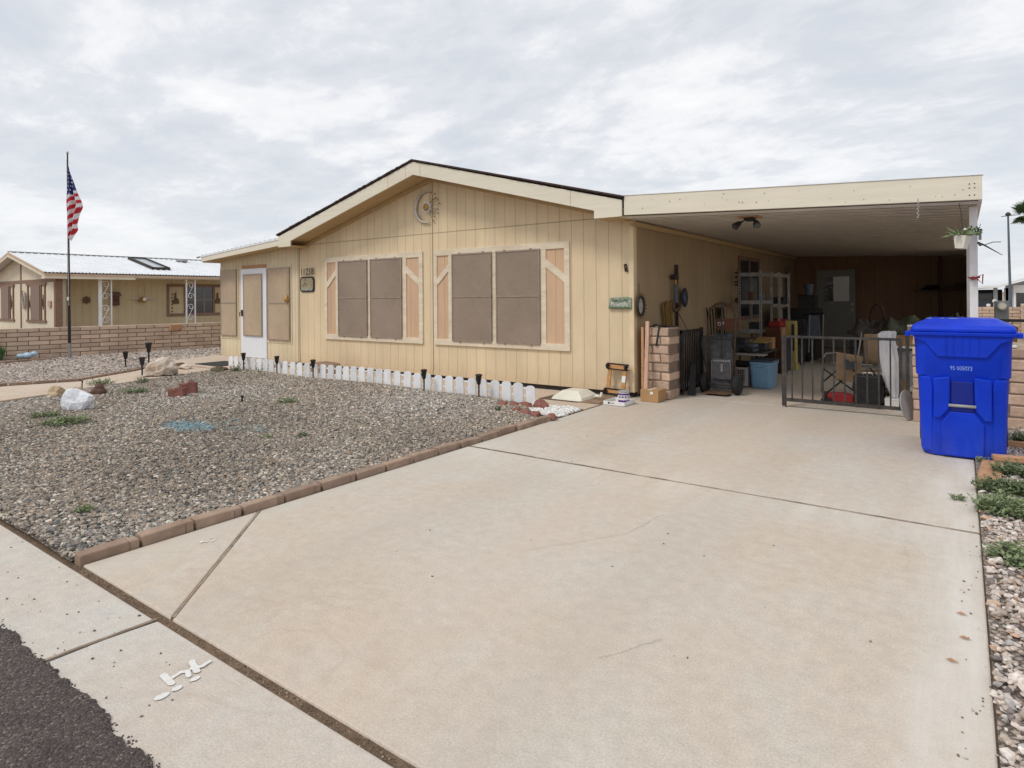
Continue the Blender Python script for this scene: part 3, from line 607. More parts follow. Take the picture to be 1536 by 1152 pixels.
# low brick curb along the path
cp = [(-12.4, 2.2), (-13.15, 3.45), (-12.45, 4.65)]
cpath = [(-12.75, 1.9), (-12.48, 3.42), (-12.14, 4.32), (-12.8, 5.4), (-13.65, 6.4)]
g = MB()
for a, b in zip(cpath, cpath[1:]):
    L = math.dist(a, b); n = int(L / .3)
    for i in range(n):
        t0, t1 = i / n + .01, (i + 1) / n - .01
        P0 = (a[0] + (b[0] - a[0]) * t0 - .08, a[1] + (b[1] - a[1]) * t0, .06); P1 = (a[0] + (b[0] - a[0]) * t1 - .08, a[1] + (b[1] - a[1]) * t1, .06)
        g.beam(P0, P1, .055, .055)
tag(g.build('path_curb', 'edging', bev=.01), 'low reddish brick curb along the far side of the curving path', 'curb')

# ================================================================ the house
XL, XR, XC, YF, YB = -11.24, -3.69, -7.46, 8.0, 20.5
ZE, ZR = 2.48, 3.48     # underside of the fascia at the eaves and at the ridge
def under(x): return ZE + (ZR - ZE) * (1 - abs(x - XC) / (XR - XC))
H_ = thing('manufactured_home', 'cream wood sided single storey home with a low gable facing the street', 'house', (XC, YF, 0))
g = MB()
g.poly([(XL, YF, .07), (XR, YF, .07), (XR, YF, under(XR) + .1), (XC, YF, ZR + .1), (XL, YF, under(XL) + .1)], (0, .12, 0)); g.build('front_wall', 'siding', H_)
g = MB(); g.box(XL + .01, XR - .01, YF + .02, YF + .1, -.02, .068); g.build('base_gap', 'dark_iron', H_)
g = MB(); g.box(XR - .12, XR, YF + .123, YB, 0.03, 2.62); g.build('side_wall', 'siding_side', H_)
g = MB(); g.box(XR - .06, XR + .012, YF - .014, YF + .055, .07, 2.47); g.build('corner_trim', 'corner', H_, bev=.003)
# low skirt board along the foot
g = MB(); g.box(-11.2, XR - .065, YF - .016, YF - .001, .07, .155, j=.001); g.build('skirt_board', 'siding', H_)
# roof
g = MB(); T = .025; ov = .45; yf = YF - ov
for sx in (-1, 1):
    e = XC + sx * (XR - XC + .10); ze = ZE + .215; zr = ZR + .225
    g.poly([(XC, yf - .03, zr), (e, yf - .03, ze), (e, yf - .03, ze + T), (XC, yf - .03, zr + T)], (0, YB - yf + .3, 0))
g.build('roof', 'shingle', H_)
g = MB()
for i in range(60):      # ragged shingle tabs along the rake
    for sx in (-1, 1):
        t0 = i / 60; x0 = XC + sx * (XR - XC + .10) * t0; x1 = XC + sx * (XR - XC + .10) * min(1, t0 + .0172)
        z = lambda x: ZR + .225 - (.235 + .0) * abs(x - XC) / (XR - XC) * 0 - (ZR - ZE + .01) * abs(x - XC) / (XR - XC + .10)
        d = random.uniform(.0, .018)
        g.poly([(x0, yf - .045 - d, z(x0) + .012), (x1, yf - .045 - d, z(x1) + .012), (x1, yf - .045 - d, z(x1) + .034), (x0, yf - .045 - d, z(x0) + .034)], (0, .3, 0))
g.build('shingle_edge', 'shingle', H_)
# rake fascia boards
for sx in (-1, 1):
    xe = XC + sx * (XR - XC + .06)
    xk = XC + sx * (XR - XC - .35)
    f = MB(); zt = lambda x: ZR + .215 - (ZR - ZE) * abs(x - XC) / (XR - XC); zb = lambda x: ZR - (ZR - ZE) * abs(x - XC) / (XR - XC)
    f.poly([(XC, yf, zb(XC)), (xk, yf, zb(xk)), (xk, yf, ZE - .015), (xe, yf, ZE - .015), (xe, yf, zt(xe)), (XC, yf, zt(XC))], (0, -.025, 0)); f.build('fascia_board', 'fascia', H_)
    f = MB()
    if sx > 0 or True:
        x0 = XC + sx * (XR - XC) * .0; 
    for xj in ((XC + sx * .17), (XC + sx * 3.05) if sx > 0 else (XC - .6)):
        f.box(xj - .003, xj + .003, yf - .027, yf - .024, zb(xj) + .002, zt(xj) - .004)
    f.build('board_joint', 'soffit', H_)
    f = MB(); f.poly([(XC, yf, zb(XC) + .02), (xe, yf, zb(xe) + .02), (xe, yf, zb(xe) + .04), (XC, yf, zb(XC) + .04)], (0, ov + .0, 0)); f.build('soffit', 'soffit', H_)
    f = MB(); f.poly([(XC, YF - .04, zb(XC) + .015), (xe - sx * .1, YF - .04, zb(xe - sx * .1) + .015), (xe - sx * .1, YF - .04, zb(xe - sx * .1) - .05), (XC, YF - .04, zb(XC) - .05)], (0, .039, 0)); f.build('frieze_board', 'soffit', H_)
    # boxed eave return
    f = MB(); f.box(min(xk, xe) , max(xk, xe), yf + .002, YF - .045, ZE - .013, ZE + .01); f.build('eave_return', 'soffit', H_)
# windows: frame with peach side panels and braces, two sun screens each
def window(x0, x1, s0, s1, label):
    z0, z1 = .60, 2.23; tw = .10
    g = MB(); y0, y1 = YF - .028, YF - .002
    g.box(x0, x1, y0, y1, z1 - tw, z1); g.box(x0, x1, y0 - .006, y1, z0, z0 + tw); g.box(x0, x0 + tw * .75, y0 + .001, y1, z0 + tw, z1 - tw); g.box(x1 - tw * .9, x1, y0 + .001, y1, z0 + tw, z1 - tw)
    for xa, xb in ((s0 - .085, s0 + .015), (s1 - .015, s1 + .085)): g.box(xa, xb, y0 + .002, y1, z0 + tw, z1 - tw)
    W = g.build('window', 'trim', H_, bev=.003)
    for (xa, xb, sg) in ((x0 + tw * .75, s0 - .085, 1), (s1 + .085, x1 - tw * .9, -1)):
        g = MB(); g.box(xa, xb, YF - .008, YF - .001, z0 + tw, z1 - tw); g.build('side_panel', 'peach', W)
        g = MB(); wd = xb - xa
        za, zb_ = (1.62, 1.86) if sg > 0 else (1.86, 1.62)
        g.poly([(xa, y0 + .004, za), (xb, y0 + .004, zb_), (xb, y0 + .004, zb_ + .125), (xa, y0 + .004, za + .125)], (0, .018, 0)); g.build('brace', 'trim', W)
    g = MB(); g.box(s0 + .01, s1 - .01, YF - .02, YF - .004, z0 + tw, z1 - tw); g.build('sash', 'trim', W)
    mid = (s0 + s1) / 2
    for xa, xb in ((s0 + .012, mid - .048), (mid + .048, s1 - .012)):
        g = MB(); g.box(xa + .012, xb - .012, YF - .046, YF - .036, .69, 2.13); S_ = g.build('sun_screen', 'screen', W)
        g = MB(); ya, yb = YF - .054, YF - .032
        for p in ((xa, xb, 2.12, 2.145), (xa, xb, .675, .70), (xa, xb, 1.41, 1.432)): g.box(p[0], p[1], ya, yb, p[2], p[3])
        g.box(xa, xa + .022, ya + .001, yb, .70, 2.12); g.box(xb - .022, xb, ya + .001, yb, .70, 2.12); g.build('screen_frame', 'screen_frame', S_)
        g = MB()
        for q in (.2, .8):
            for z in (2.15, .668): g.box(xa + (xb - xa) * q - .012, xa + (xb - xa) * q + .012, YF - .056, YF - .03, z - .012, z + .01)
        g.build('clip', 'screen_frame', S_)
window(-10.40, -7.69, -9.97, -8.18, '')
window(-7.42, -4.70, -7.00, -5.20, '')
# side windows inside the carport
for ya, yb, z1 in ((13.0, 14.6, 2.22), (17.0, 17.7, 2.1)):
    g = MB()
    for p in ((ya, yb, z1 - .08, z1), (ya, yb, .9, .98), (ya, ya + .08, .98, z1 - .08), (yb - .08, yb, .98, z1 - .08)): g.box(XR + .001, XR + .03, p[0], p[1], p[2], p[3])
    W = g.build('window', 'brown_trim' if ya < 14 else 'screen_frame', H_); g = MB(); g.box(XR + .002, XR + .012, ya + .08, yb - .08, .98, z1 - .08); g.build('pane', 'glass', W)
    g = MB(); g.box(XR + .013, XR + .026, (ya + yb) / 2 - .02, (ya + yb) / 2 + .02, .98, z1 - .08); g.build('mullion', 'screen_frame', W)

# porch wing at the left
P_ = thing('enclosed_porch', 'narrow enclosed entry porch with a white metal roof at the left end of the home', 'porch', (-12.8, YF, .09))
g = MB(); g.poly([(-14.33, YF - .003, .09), (XL - .03, YF - .003, .09), (XL - .03, YF - .003, 2.60), (-14.33, YF - .003, 2.33)], (0, .1, 0)); g.build('front_wall', 'porch_siding', P_)
g = MB(); g.box(-14.33, -14.23, YF + .1, 15, .05, 2.3); g.build('side_wall', 'nb_side', P_)
g = MB(); yf2 = YF - .42
g.poly([(-14.47, yf2, 2.40), (XL + .0, yf2, 2.635), (XL, yf2, 2.665), (-14.47, yf2, 2.43)], (0, 7.5, 0)); g.build('roof', 'metal_roof', P_)
g = MB()
for i in range(18):
    x = -14.4 + i * .18; z = 2.43 + (x + 14.47) * .0728; g.poly([(x, yf2 - .004, z), (x + .03, yf2 - .004, z + .002), (x + .03, yf2 - .004, z + .025), (x, yf2 - .004, z + .023)], (0, 7.5, 0))
g.build('roof_rib', 'metal_roof', P_)
g = MB(); g.poly([(-14.44, yf2 + .01, 2.30), (XL + .0, yf2 + .01, 2.515), (XL, yf2 + .01, 2.633), (-14.44, yf2 + .01, 2.398)], (0, .03, 0)); g.poly([(-14.44, yf2 + .045, 2.28), (-14.41, yf2 + .045, 2.28), (-14.41, yf2 + .045, 2.39), (-14.44, yf2 + .045, 2.39)], (0, 7.3, 0)); g.build('fascia_board', 'fascia', P_)
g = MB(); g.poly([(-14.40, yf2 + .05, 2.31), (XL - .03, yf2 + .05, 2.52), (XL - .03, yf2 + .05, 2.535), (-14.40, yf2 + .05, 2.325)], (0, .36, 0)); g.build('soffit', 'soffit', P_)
def screen_panel(par, xa, xb, z0, z1, yy, bars=(), m='screen_pale', name='window'):
    g = MB(); g.box(xa - .05, xb + .05, yy + .002, yy + .012, z0 - .06, z1 + .06); W = g.build(name, 'porch_siding', par)
    g = MB(); g.box(xa + .01, xb - .01, yy - .022, yy - .012, z0 + .01, z1 - .01); S_ = g.build('sun_screen', m, W)
    g = MB(); ya, yb = yy - .03, yy
    g.box(xa, xb, ya, yb, z1 - .022, z1); g.box(xa, xb, ya, yb, z0, z0 + .022); g.box(xa, xa + .022, ya + .001, yb, z0 + .022, z1 - .022); g.box(xb - .022, xb, ya + .001, yb, z0 + .022, z1 - .022)
    for z in bars: g.box(xa + .02, xb - .02, ya, yb, z - .01, z + .01)
    g.build('screen_frame', 'screen_frame', W); return W
screen_panel(P_, -14.27, -13.60, .56, 2.11, YF - .018, (1.33,))
screen_panel(P_, -12.36, -11.56, .52, 2.09, YF - .018, (1.32,))
g = MB(); g.box(-13.42, -12.42, YF - .03, YF - .005, .10, 2.10); D_ = g.build('door', 'door_white', P_, bev=.004)
g = MB(); g.box(-13.27, -12.58, YF - .05, YF - .04, .60, 1.96); S_ = g.build('sun_screen', 'screen_pale', D_)
g = MB()
for p in ((-13.29, -12.56, 1.955, 1.98), (-13.29, -12.56, .58, .605)): g.box(p[0], p[1], YF - .056, YF - .031, p[2], p[3])
g.box(-13.29, -13.265, YF - .055, YF - .031, .605, 1.955); g.box(-12.585, -12.56, YF - .055, YF - .031, .605, 1.955); g.build('screen_frame', 'screen_frame', D_)
g = MB(); g.box(-13.39, -13.34, YF - .05, YF - .03, 1.03, 1.17); g.tube([(-13.37, YF - .05, 1.12), (-13.37, YF - .09, 1.12), (-13.37, YF - .09, 1.02)], .009); g.build('handle', 'black', D_)
g = MB(); g.box(-13.40, -12.44, YF - .02, YF - .004, 2.115, 2.185); g.build('lintel', 'raw_wood', P_)
# lower trim & gutter end
g = MB(); g.tube([(-14.46, yf2 - .02, 2.41), (-14.56, yf2 - .02, 2.40)], .02); g.build('gutter_end', 'galv', P_)

# carport
C_ = thing('carport', 'flat attached carport with a wide cream beam on a white steel post', 'carport', (-1.7, 8, 0))
bx0, bx1 = XR + .095, .17
g = MB(); g.poly([(bx0, yf - .027, 2.475), (bx1, yf - .027, 2.31), (bx1, yf - .027, 2.545), (bx0, yf - .027, 2.73)], (0, .05, 0)); Bm = g.build('beam', 'fascia', C_, bev=.003)
g = MB(); g.poly([(bx0, yf - .035, 2.731), (bx1 + .01, yf - .035, 2.546), (bx1 + .01, yf - .035, 2.552), (bx0, yf - .035, 2.737)], (0, .07, 0)); g.build('drip_edge', 'metal_roof', C_)
g = MB(); g.box(bx1 - .03, bx1, yf + .024, 18.6, 2.30, 2.50); g.build('side_gutter', 'ceiling', C_)
g = MB()
for i in range(24):
    x = random.uniform(bx0 + .05, bx1 - .03); zt_ = 2.475 + (x - bx0) / (bx1 - bx0) * -.165; z = zt_ + random.uniform(.03, .21)
    r = random.choice((.003, .004, .006)); g.cyl((x, yf - .031, z), (x, yf - .024, z), r, 8)
for x in (.10, .14):
    for z in (2.36, 2.43, 2.47): g.cyl((x - .03, yf - .031, z), (x - .03, yf - .024, z), .006, 8)
g.build('nail', 'rust', Bm)
# pan roof: ribs run along X, one every 0.15 m
g = MB(); prof = []
y = yf + .025
while y < 18.5:
    prof += [(y, .0), (y + .12, .0), (y + .124, .02), (y + .146, .02), (y + .15, 0), (y + .262, 0), (y + .266, .03), (y + .296, .03)]; y += .3
zc = lambda x: 2.455 + (x - XR) / (.17 - XR) * (2.29 - 2.455) + .012
g.grid([[(x, yy, zc(x) + dz) for yy, dz in prof] for x in (XR + .002, .14)]); o = g.build('roof_panel', 'ceiling', C_)
for i in range(33):  # darker strips along the pan seams paint in the shade of the rib grooves
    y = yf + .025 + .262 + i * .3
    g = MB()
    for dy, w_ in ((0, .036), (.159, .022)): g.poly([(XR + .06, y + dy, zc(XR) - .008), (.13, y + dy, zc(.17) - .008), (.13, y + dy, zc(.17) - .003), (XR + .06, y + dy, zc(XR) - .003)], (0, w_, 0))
    g.build('seam_shade_strip', 'seam', C_)
g = MB(); g.poly([(XR + .01, yf + .03, 2.56), (.16, yf + .03, 2.40), (.16, yf + .03, 2.41), (XR + .01, yf + .03, 2.57)], (0, 11, 0)); g.build('roof_deck', 'metal_roof', C_)
g = MB(); g.box(XR + .012, XR + .05, yf + .3, 18.4, 2.37, 2.435); g.build('ledger', 'soffit', C_)
g = MB(); g.box(.07, .14, 7.98, 8.05, 0.0, 2.30); Po = g.build('post', 'white', C_, bev=.004)
g = MB(); g.box(.04, .17, 7.95, 8.08, 0.0, .012); g.build('base_plate', 'galv', Po)
g = MB(); g.box(.075, .135, 13.0, 13.06, 0.0, 2.29); g.build('post', 'white', C_)
# storage room at the back of the carport
R_ = thing('storage_room', 'dark brown panelled storage room closing the back of the carport', 'shed', (-1.7, 18.3, 0))
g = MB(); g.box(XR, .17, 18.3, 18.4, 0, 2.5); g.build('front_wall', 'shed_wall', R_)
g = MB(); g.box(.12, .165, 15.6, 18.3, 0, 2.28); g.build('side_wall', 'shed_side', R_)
g = MB(); g.box(-.46, -.38, 18.22, 18.3, 0, 2.38); g.build('stud', 'plank_red', R_)
g = MB(); g.box(-.95, .12, 18.0, 18.3, 1.47, 1.50); g.build('shelf', 'plank_red', R_)
D_ = MB().box(-3.13, -2.22, 18.25, 18.298, 0.02, 2.06).build('door', mat('grey_green_door', (0.27, 0.265, 0.235), .5, 4, .1), R_, bev=.004)
g = MB(); g.box(-2.94, -2.36, 18.235, 18.249, 1.24, 1.88)
def door_glass_reflection():  # pale right half paints a bright reflection into the pane colour
    m, nt, b = new_mat('door_glass_reflection'); pos = coords(nt, 'World')
    n = noise(nt, scalev(nt, pos, (3, 1, 5)), 1.6, 4, .6, .3); sx_ = nt.nodes.new('ShaderNodeSeparateXYZ'); nt.links.new(pos, sx_.inputs[0]); n = math_n(nt, 'ADD', math_n(nt, 'MULTIPLY', n, .5), ramp(nt, math_n(nt, 'ADD', sx_.outputs[0], 3.72), [(.98, .14), (1.02, .40)]))
    nt.links.new(ramp(nt, n, [(.40, (.06, .06, .05)), (.48, (.4, .4, .37)), (.58, (.85, .85, .82))]), b.inputs['Base Color']); b.inputs['Roughness'].default_value = .12; b.inputs['Specular IOR Level'].default_value = .9
    b.inputs['Emission Strength'].default_value = 0; return m
W_ = g.build('pane', door_glass_reflection(), D_)
g = MB()
g.cyl((-2.29, 18.25, 1.02), (-2.29, 18.19, 1.02), .03, 12); g.cyl((-2.29, 18.25, 1.16), (-2.29, 18.22, 1.16), .03, 12); g.build('knob', 'silver', D_)
for xa in (-3.2, -2.21): MB().box(xa, xa + .07, 18.26, 18.3, 0, 2.12).build('door_frame', 'shed_side', R_)

# ================================================================ things on the facade
n5 = thing('house_number', 'black numerals 11238 fixed above the small square plaque', 'house number', (-10.98, YF - .02, 1.90))
for i, ch in enumerate('11238'):
    text_mb(ch, (-11.145 + i * .092, YF - .024, 1.955 + i * .004), (1, 0, 0), (0, 0, 1), .20, .008, sx=.8).build('numeral', 'dark_iron', n5, solid=-.004)
pq = thing('wall_plaque', 'small square framed scene plaque under the house number', 'plaque', (-10.97, YF - .02, 1.71))
def rrect(cx, cz, w_, h_, r, n=5):
    out = []
    for sx, sz, a0 in ((1, 1, 0), (-1, 1, PI / 2), (-1, -1, PI), (1, -1, 3 * PI / 2)):
        for k in range(n + 1):
            a = a0 + k * PI / 2 / n; out.append((cx + sx * (w_ / 2 - r) + r * math.cos(a), cz + sz * (h_ / 2 - r) + r * math.sin(a)))
    return out
MB().poly([(x, YF - .022, z) for x, z in rrect(-10.975, 1.71, .47, .32, .07)], (0, .02, 0)).build('frame', 'black', pq, bev=.004)
def plaque_mat():
    m, nt, b = new_mat('plaque_picture'); pos = coords(nt, 'World')
    n = noise(nt, pos, 11, 5, .7, 1.0); sp_ = nt.nodes.new('ShaderNodeSeparateXYZ'); nt.links.new(pos, sp_.inputs[0])
    c = ramp(nt, n, [(.35, (.05, .05, .035)), (.47, (.20, .17, .09)), (.55, (.42, .34, .2)), (.65, (.10, .12, .10))])
    c2 = ramp(nt, n, [(.4, (.06, .08, .08)), (.52, (.45, .48, .42)), (.6, (.12, .14, .12))])
    c = mixc(nt, ramp(nt, math_n(nt, 'SUBTRACT', sp_.outputs[2], 1.58), [(0, 1.0), (.07, 0.0)]), c, c2)
    nt.links.new(c, b.inputs['Base Color']); b.inputs['Roughness'].default_value = .4; return m
MB().poly([(x, YF - .026, z) for x, z in rrect(-10.975, 1.71, .40, .255, .05)], (0, .004, 0)).build('picture', plaque_mat(), pq)
# metal sun and moon
om = thing('sun_moon_ornament', 'round metal sun ornament inside a silver crescent, high on the gable', 'wall ornament', (-7.57, YF - .03, 2.99))
cx, cz = -7.56, 2.99; R1 = .27
g = MB(); pts = []; rs = []
for k in range(25):
    a = rad(75 + k * (285 - 75) / 24); pts.append((cx + R1 * math.cos(a), YF - .035, cz + R1 * math.sin(a))); rs.append(.006 + .024 * math.sin(PI * k / 24) ** .8)
g.tube(pts, rs, 8); g.build('crescent', 'silver', om, smooth=True)
g = MB(); g.lathe([(.0, .0), (.05, .003), (.065, .012), (.045, .02), (.0, .024)], n=16)
g.v = [(cx + x, YF - .05 - z, cz + y) for x, y, z in g.v]; g.build('sun_face', 'gold', om, smooth=True)
g = MB()
for k in range(16):
    a = k * PI / 8; r1 = .15 if k % 2 else .115; d = .13
    g.quad((cx + .055 * math.cos(a - d * 2.3), YF - .045, cz + .055 * math.sin(a - d * 2.3)), (cx + r1 * math.cos(a), YF - .038, cz + r1 * math.sin(a)), (cx + .055 * math.cos(a + d * 2.3), YF - .045, cz + .055 * math.sin(a + d * 2.3)))
g.build('ray', 'white', om)
g = MB()
for k, (a, r) in enumerate(((70, .27), (50, .29), (35, .25), (22, .28), (8, .30), (-12, .24), (-25, .29), (-45, .25), (-60, .28), (40, .2), (-35, .2))):
    a = rad(a); g.tube([(cx + .1 * math.cos(a), YF - .03, cz + .1 * math.sin(a)), (cx + r * math.cos(a), YF - .03, cz + r * math.sin(a))], .0025, 5)
    g.lathe([(0, -.01), (.016 + .004 * (k % 3), 0), (0, .01)], (cx + r * math.cos(a), YF - .03, cz + r * math.sin(a)), 8)
g.build('spray', 'rust', om)
# welcome sign, small hook plate and gear shaped ornament at the corner
sg = thing('carved_sign', 'green and white carved lettered sign at the right corner of the front wall', 'sign', (-3.88, YF - .03, 1.31))
MB().poly([(x, YF - .035, z) for x, z in ((-4.06, 1.235), (-4.03, 1.385), (-3.75, 1.395), (-3.71, 1.385), (-3.71, 1.23))], (0, .02, 0)).build('board', mat('sign_green', (.20, .26, .19), .6, 60, .6, dirt=((.62, .62, .5), 1.0)), sg)
text_mb('Gone to the', (-3.885, YF - .038, 1.352), (1, 0, 0), (0, 0, 1), .058, .002, sx=.85).build('lettering', 'black', sg)
text_mb('Mountains', (-3.885, YF - .038, 1.295), (1, 0, 0), (0, 0, 1), .075, .002, sx=.85).build('lettering', 'paper', sg)
MB().box(-4.05, -3.71, YF - .04, YF - .034, 1.235, 1.252).build('lower_edge', 'leaf_dark', sg)
o = MB(); o.beam((-3.80, YF - .02, 1.75), (-3.815, YF - .02, 1.85), .012, .012); o.beam((-3.765, YF - .02, 1.745), (-3.79, YF - .02, 1.85), .012, .012); o.beam((-3.81, YF - .02, 1.80), (-3.77, YF - .02, 1.80), .012, .012); o.beam((-3.815, YF - .02, 1.845), (-3.78, YF - .02, 1.85), .012, .02); o.box(-3.80, -3.775, YF - .018, YF - .012, 1.75, 1.80)
tag(o.build('wall_hook', 'dark_iron'), 'small dark metal ornament high beside the wall corner above the carved sign', 'wall ornament')
g = MB(); cy, cz = 8.10, 1.27; XR += .02
for k in range(22):
    a = k * 2 * PI / 22; a2 = a + .11
    g.quad((XR + .035, cy + .10 * math.cos(a - .07), cz + .12 * math.sin(a - .07)), (XR + .06, cy + .16 * math.cos(a), cz + .19 * math.sin(a)), (XR + .06, cy + .16 * math.cos(a2), cz + .19 * math.sin(a2)), (XR + .035, cy + .10 * math.cos(a2 + .05), cz + .12 * math.sin(a2 + .05)))
gr = thing('sunflower_ornament', 'rusty toothed round ornament hung at the house corner above the block pillar', 'wall ornament', (XR + .03, cy, cz))
g.build('petal', 'rust', gr)
g = MB(); g.tube([(XR + .045, cy + .11 * math.cos(k * PI / 12), cz + .13 * math.sin(k * PI / 12)) for k in range(24)], .018, 8, closed=True); g.build('ring', 'dark_iron', gr, smooth=True)
MB().poly([(XR + .03, cy + .09 * math.cos(k * PI / 12), cz + .11 * math.sin(k * PI / 12)) for k in range(24)], (.008, 0, 0)).build('center', 'silver', gr)
MB().tube([(XR + .02, cy, cz + .15), (XR + .02, cy, cz + .32)], .004, 5).build('hanger', 'dark_iron', gr); XR -= .02
o = MB(); o.lathe([(0, 0), (.05, .01), (.06, .06), (.03, .11), (.012, .15), (0, .16)], (-11.62, YF - .06, 1.34), 10); o.tube([(-11.62, YF - .06, 1.5), (-11.62, YF - .05, 2.0)], .003, 5)
tag(o.build('hanging_bell', 'gold', smooth=True), 'small brass bell hanging beside the right porch screen', 'bell')

# ================================================================ picket fence and front yard
PF = thing('picket_fence', 'low white picket fence with rounded tops between gravel bed and house', 'fence', (-8.1, 6.7, .06))
xs_ = np.linspace(-11.66, -4.52, 36); fy = lambda x: 6.68 + .02 * math.sin(x * 2)
for x in xs_:
    g = MB(); w_ = random.uniform(.138, .148) / 2; zb = bed_h(x, 6.6) - .03 if x < -4.6 else -.0; h = .262 + random.uniform(-.006, .006); ln = random.uniform(-.014, .014)
    y = fy(x); g.poly([(x + a, y, zb + b) for a, b in [(-w_, 0), (w_, 0), (w_ + ln, h - .035)] + [(w_ * math.cos(t) + ln, h - .035 + .035 * math.sin(t)) for t in (rad(30), rad(60), rad(90), rad(120), rad(150))] + [(-w_ + ln, h - .035)]], (0, .012, 0)); g.build('picket', 'picket_white', PF)
for zr_ in (.10, .20):
    g = MB(); 
    for a, b in zip(xs_, xs_[1:]): g.beam((a, fy(a) + .020, zr_ + float(bed_h(a, 6.6)) - .03), (b, fy(b) + .020, zr_ + float(bed_h(b, 6.6)) - .03), .012, .022)
    g.build('rail', 'picket_white', PF)
def solar_light():
    r = thing('solar_path_light', '', 'path light', (0, 0, 0), 'solar path lights')
    MB().cyl((0, 0, -.05), (0, 0, .22), .010, 8, .012).build('stake', 'black', r)
    g = MB(); g.lathe([(.012, .17), (.022, .185), (.026, .19), (.042, .295), (.039, .295), (.022, .195), (.0, .192)], n=6); 
    g.build('cage', 'black', r)
    MB().lathe([(.018, .225), (.030, .30)], n=8).build('lens', 'glass', r)
    MB().lathe([(.048, .297), (.048, .310), (.025, .32), (0, .322)], n=12).build('cap', 'dark_iron', r)
    return r
sl = [(-11.04, 6.60, 'path light before the picket fence, in front of the white door'), (-9.97, 6.60, 'path light before the picket fence, right of the door, by the brown step'), (-8.93, 6.60, 'path light before the picket fence, below the left window'), (-6.27, 6.52, 'path light before the picket fence, below the left half of the right window'), (-5.26, 6.52, 'path light nearest the carport, in front of the picket fence'),
      (-13.60, 5.60, 'leftmost path light, across the path by the side yard'), (-11.94, 5.19, 'path light just left of the pale boulder'), (-13.98, 6.21, 'tallest looking path light standing behind the pale boulder')]
proto = None
for i, (x, y, l) in enumerate(sl):
    z = float(bed_h(x, y)) if x > -11.9 else .04
    if proto is None: proto = solar_light(); r = proto; r.location = (x, y, z)
    else: r = dup(proto, (x, y, z), i)
    r.scale = (1, 1, 1) if i < 5 else ((1.25, 1.25, 1.1) if i != 7 else (1.5, 1.5, 1.5)); r['label'] = 'black solar ' + l
def rock(name, label, cat, loc, size, m, seed, sub=3, jag=.28, group=None, flat=True, rz=0):
    bm = bmesh.new(); bmesh.ops.create_icosphere(bm, subdivisions=sub, radius=1)
    from mathutils import noise as mn
    off = Vector((seed * 7.3, seed * 3.1, seed))
    for v in bm.verts:
        p = v.co.copy(); d = 1 + jag * mn.noise(p * 1.1 + off) * 1.6 + jag * .5 * mn.noise(p * 2.7 + off) + jag * .2 * mn.noise(p * 6 + off)
        c = mn.cell(p * 1.6 + off) * jag * .35 if False else 0
        v.co = Vector((p.x * size[0], p.y * size[1], p.z * size[2])) * (d + c)
        v.co.z = max(v.co.z, -size[2] * .35)
    me = bpy.data.meshes.new(name); bm.to_mesh(me); bm.free(); me.materials.append(M[m])
    o = bpy.data.objects.new(name, me); COL.objects.link(o); o.location = loc; o.rotation_euler = (0, 0, rz)
    if not flat: me.polygons.foreach_set('use_smooth', [True] * len(me.polygons))
    return tag(o, label, cat, group)
rock('rock', 'large white painted rock on the gravel at the left', 'rock', (-9.0, 3.14, .10), (.165, .12, .175), 'whiterock', 3, 3, .34, rz=.6)
rock('rock', 'cream rounded rock behind the white rock, leftmost of three', 'rock', (-10.6, 3.45, .08), (.13, .11, .10), 'tanrock', 5)
rock('rock', 'small tan rock between the cream rock and the dark one', 'rock', (-10.3, 3.60, .07), (.13, .12, .09), 'tanrock', 6)
rock('rock', 'dark brown rock behind the white rock, rightmost of three', 'rock', (-10.2, 3.85, .08), (.10, .10, .10), 'darkrock', 7)
rock('boulder', 'pink and white rough boulder at the edge of the path', 'boulder', (-11.62, 5.38, .16), (.27, .22, .23), 'quartz', 9, 4, .34)
rock('rock', 'small brown stone beside the boulder near the path', 'rock', (-12.6, 6.2, .1), (.13, .1, .06), 'darkrock', 12)
rock('rock', 'white crusty stone by the brown one at the path edge', 'rock', (-12.35, 6.15, .09), (.16, .1, .05), 'quartz', 13)
rock('rock', 'flat mossy brown stone in front of the door mat', 'rock', (-11.35, 6.3, .09), (.16, .12, .06), 'darkrock', 14)
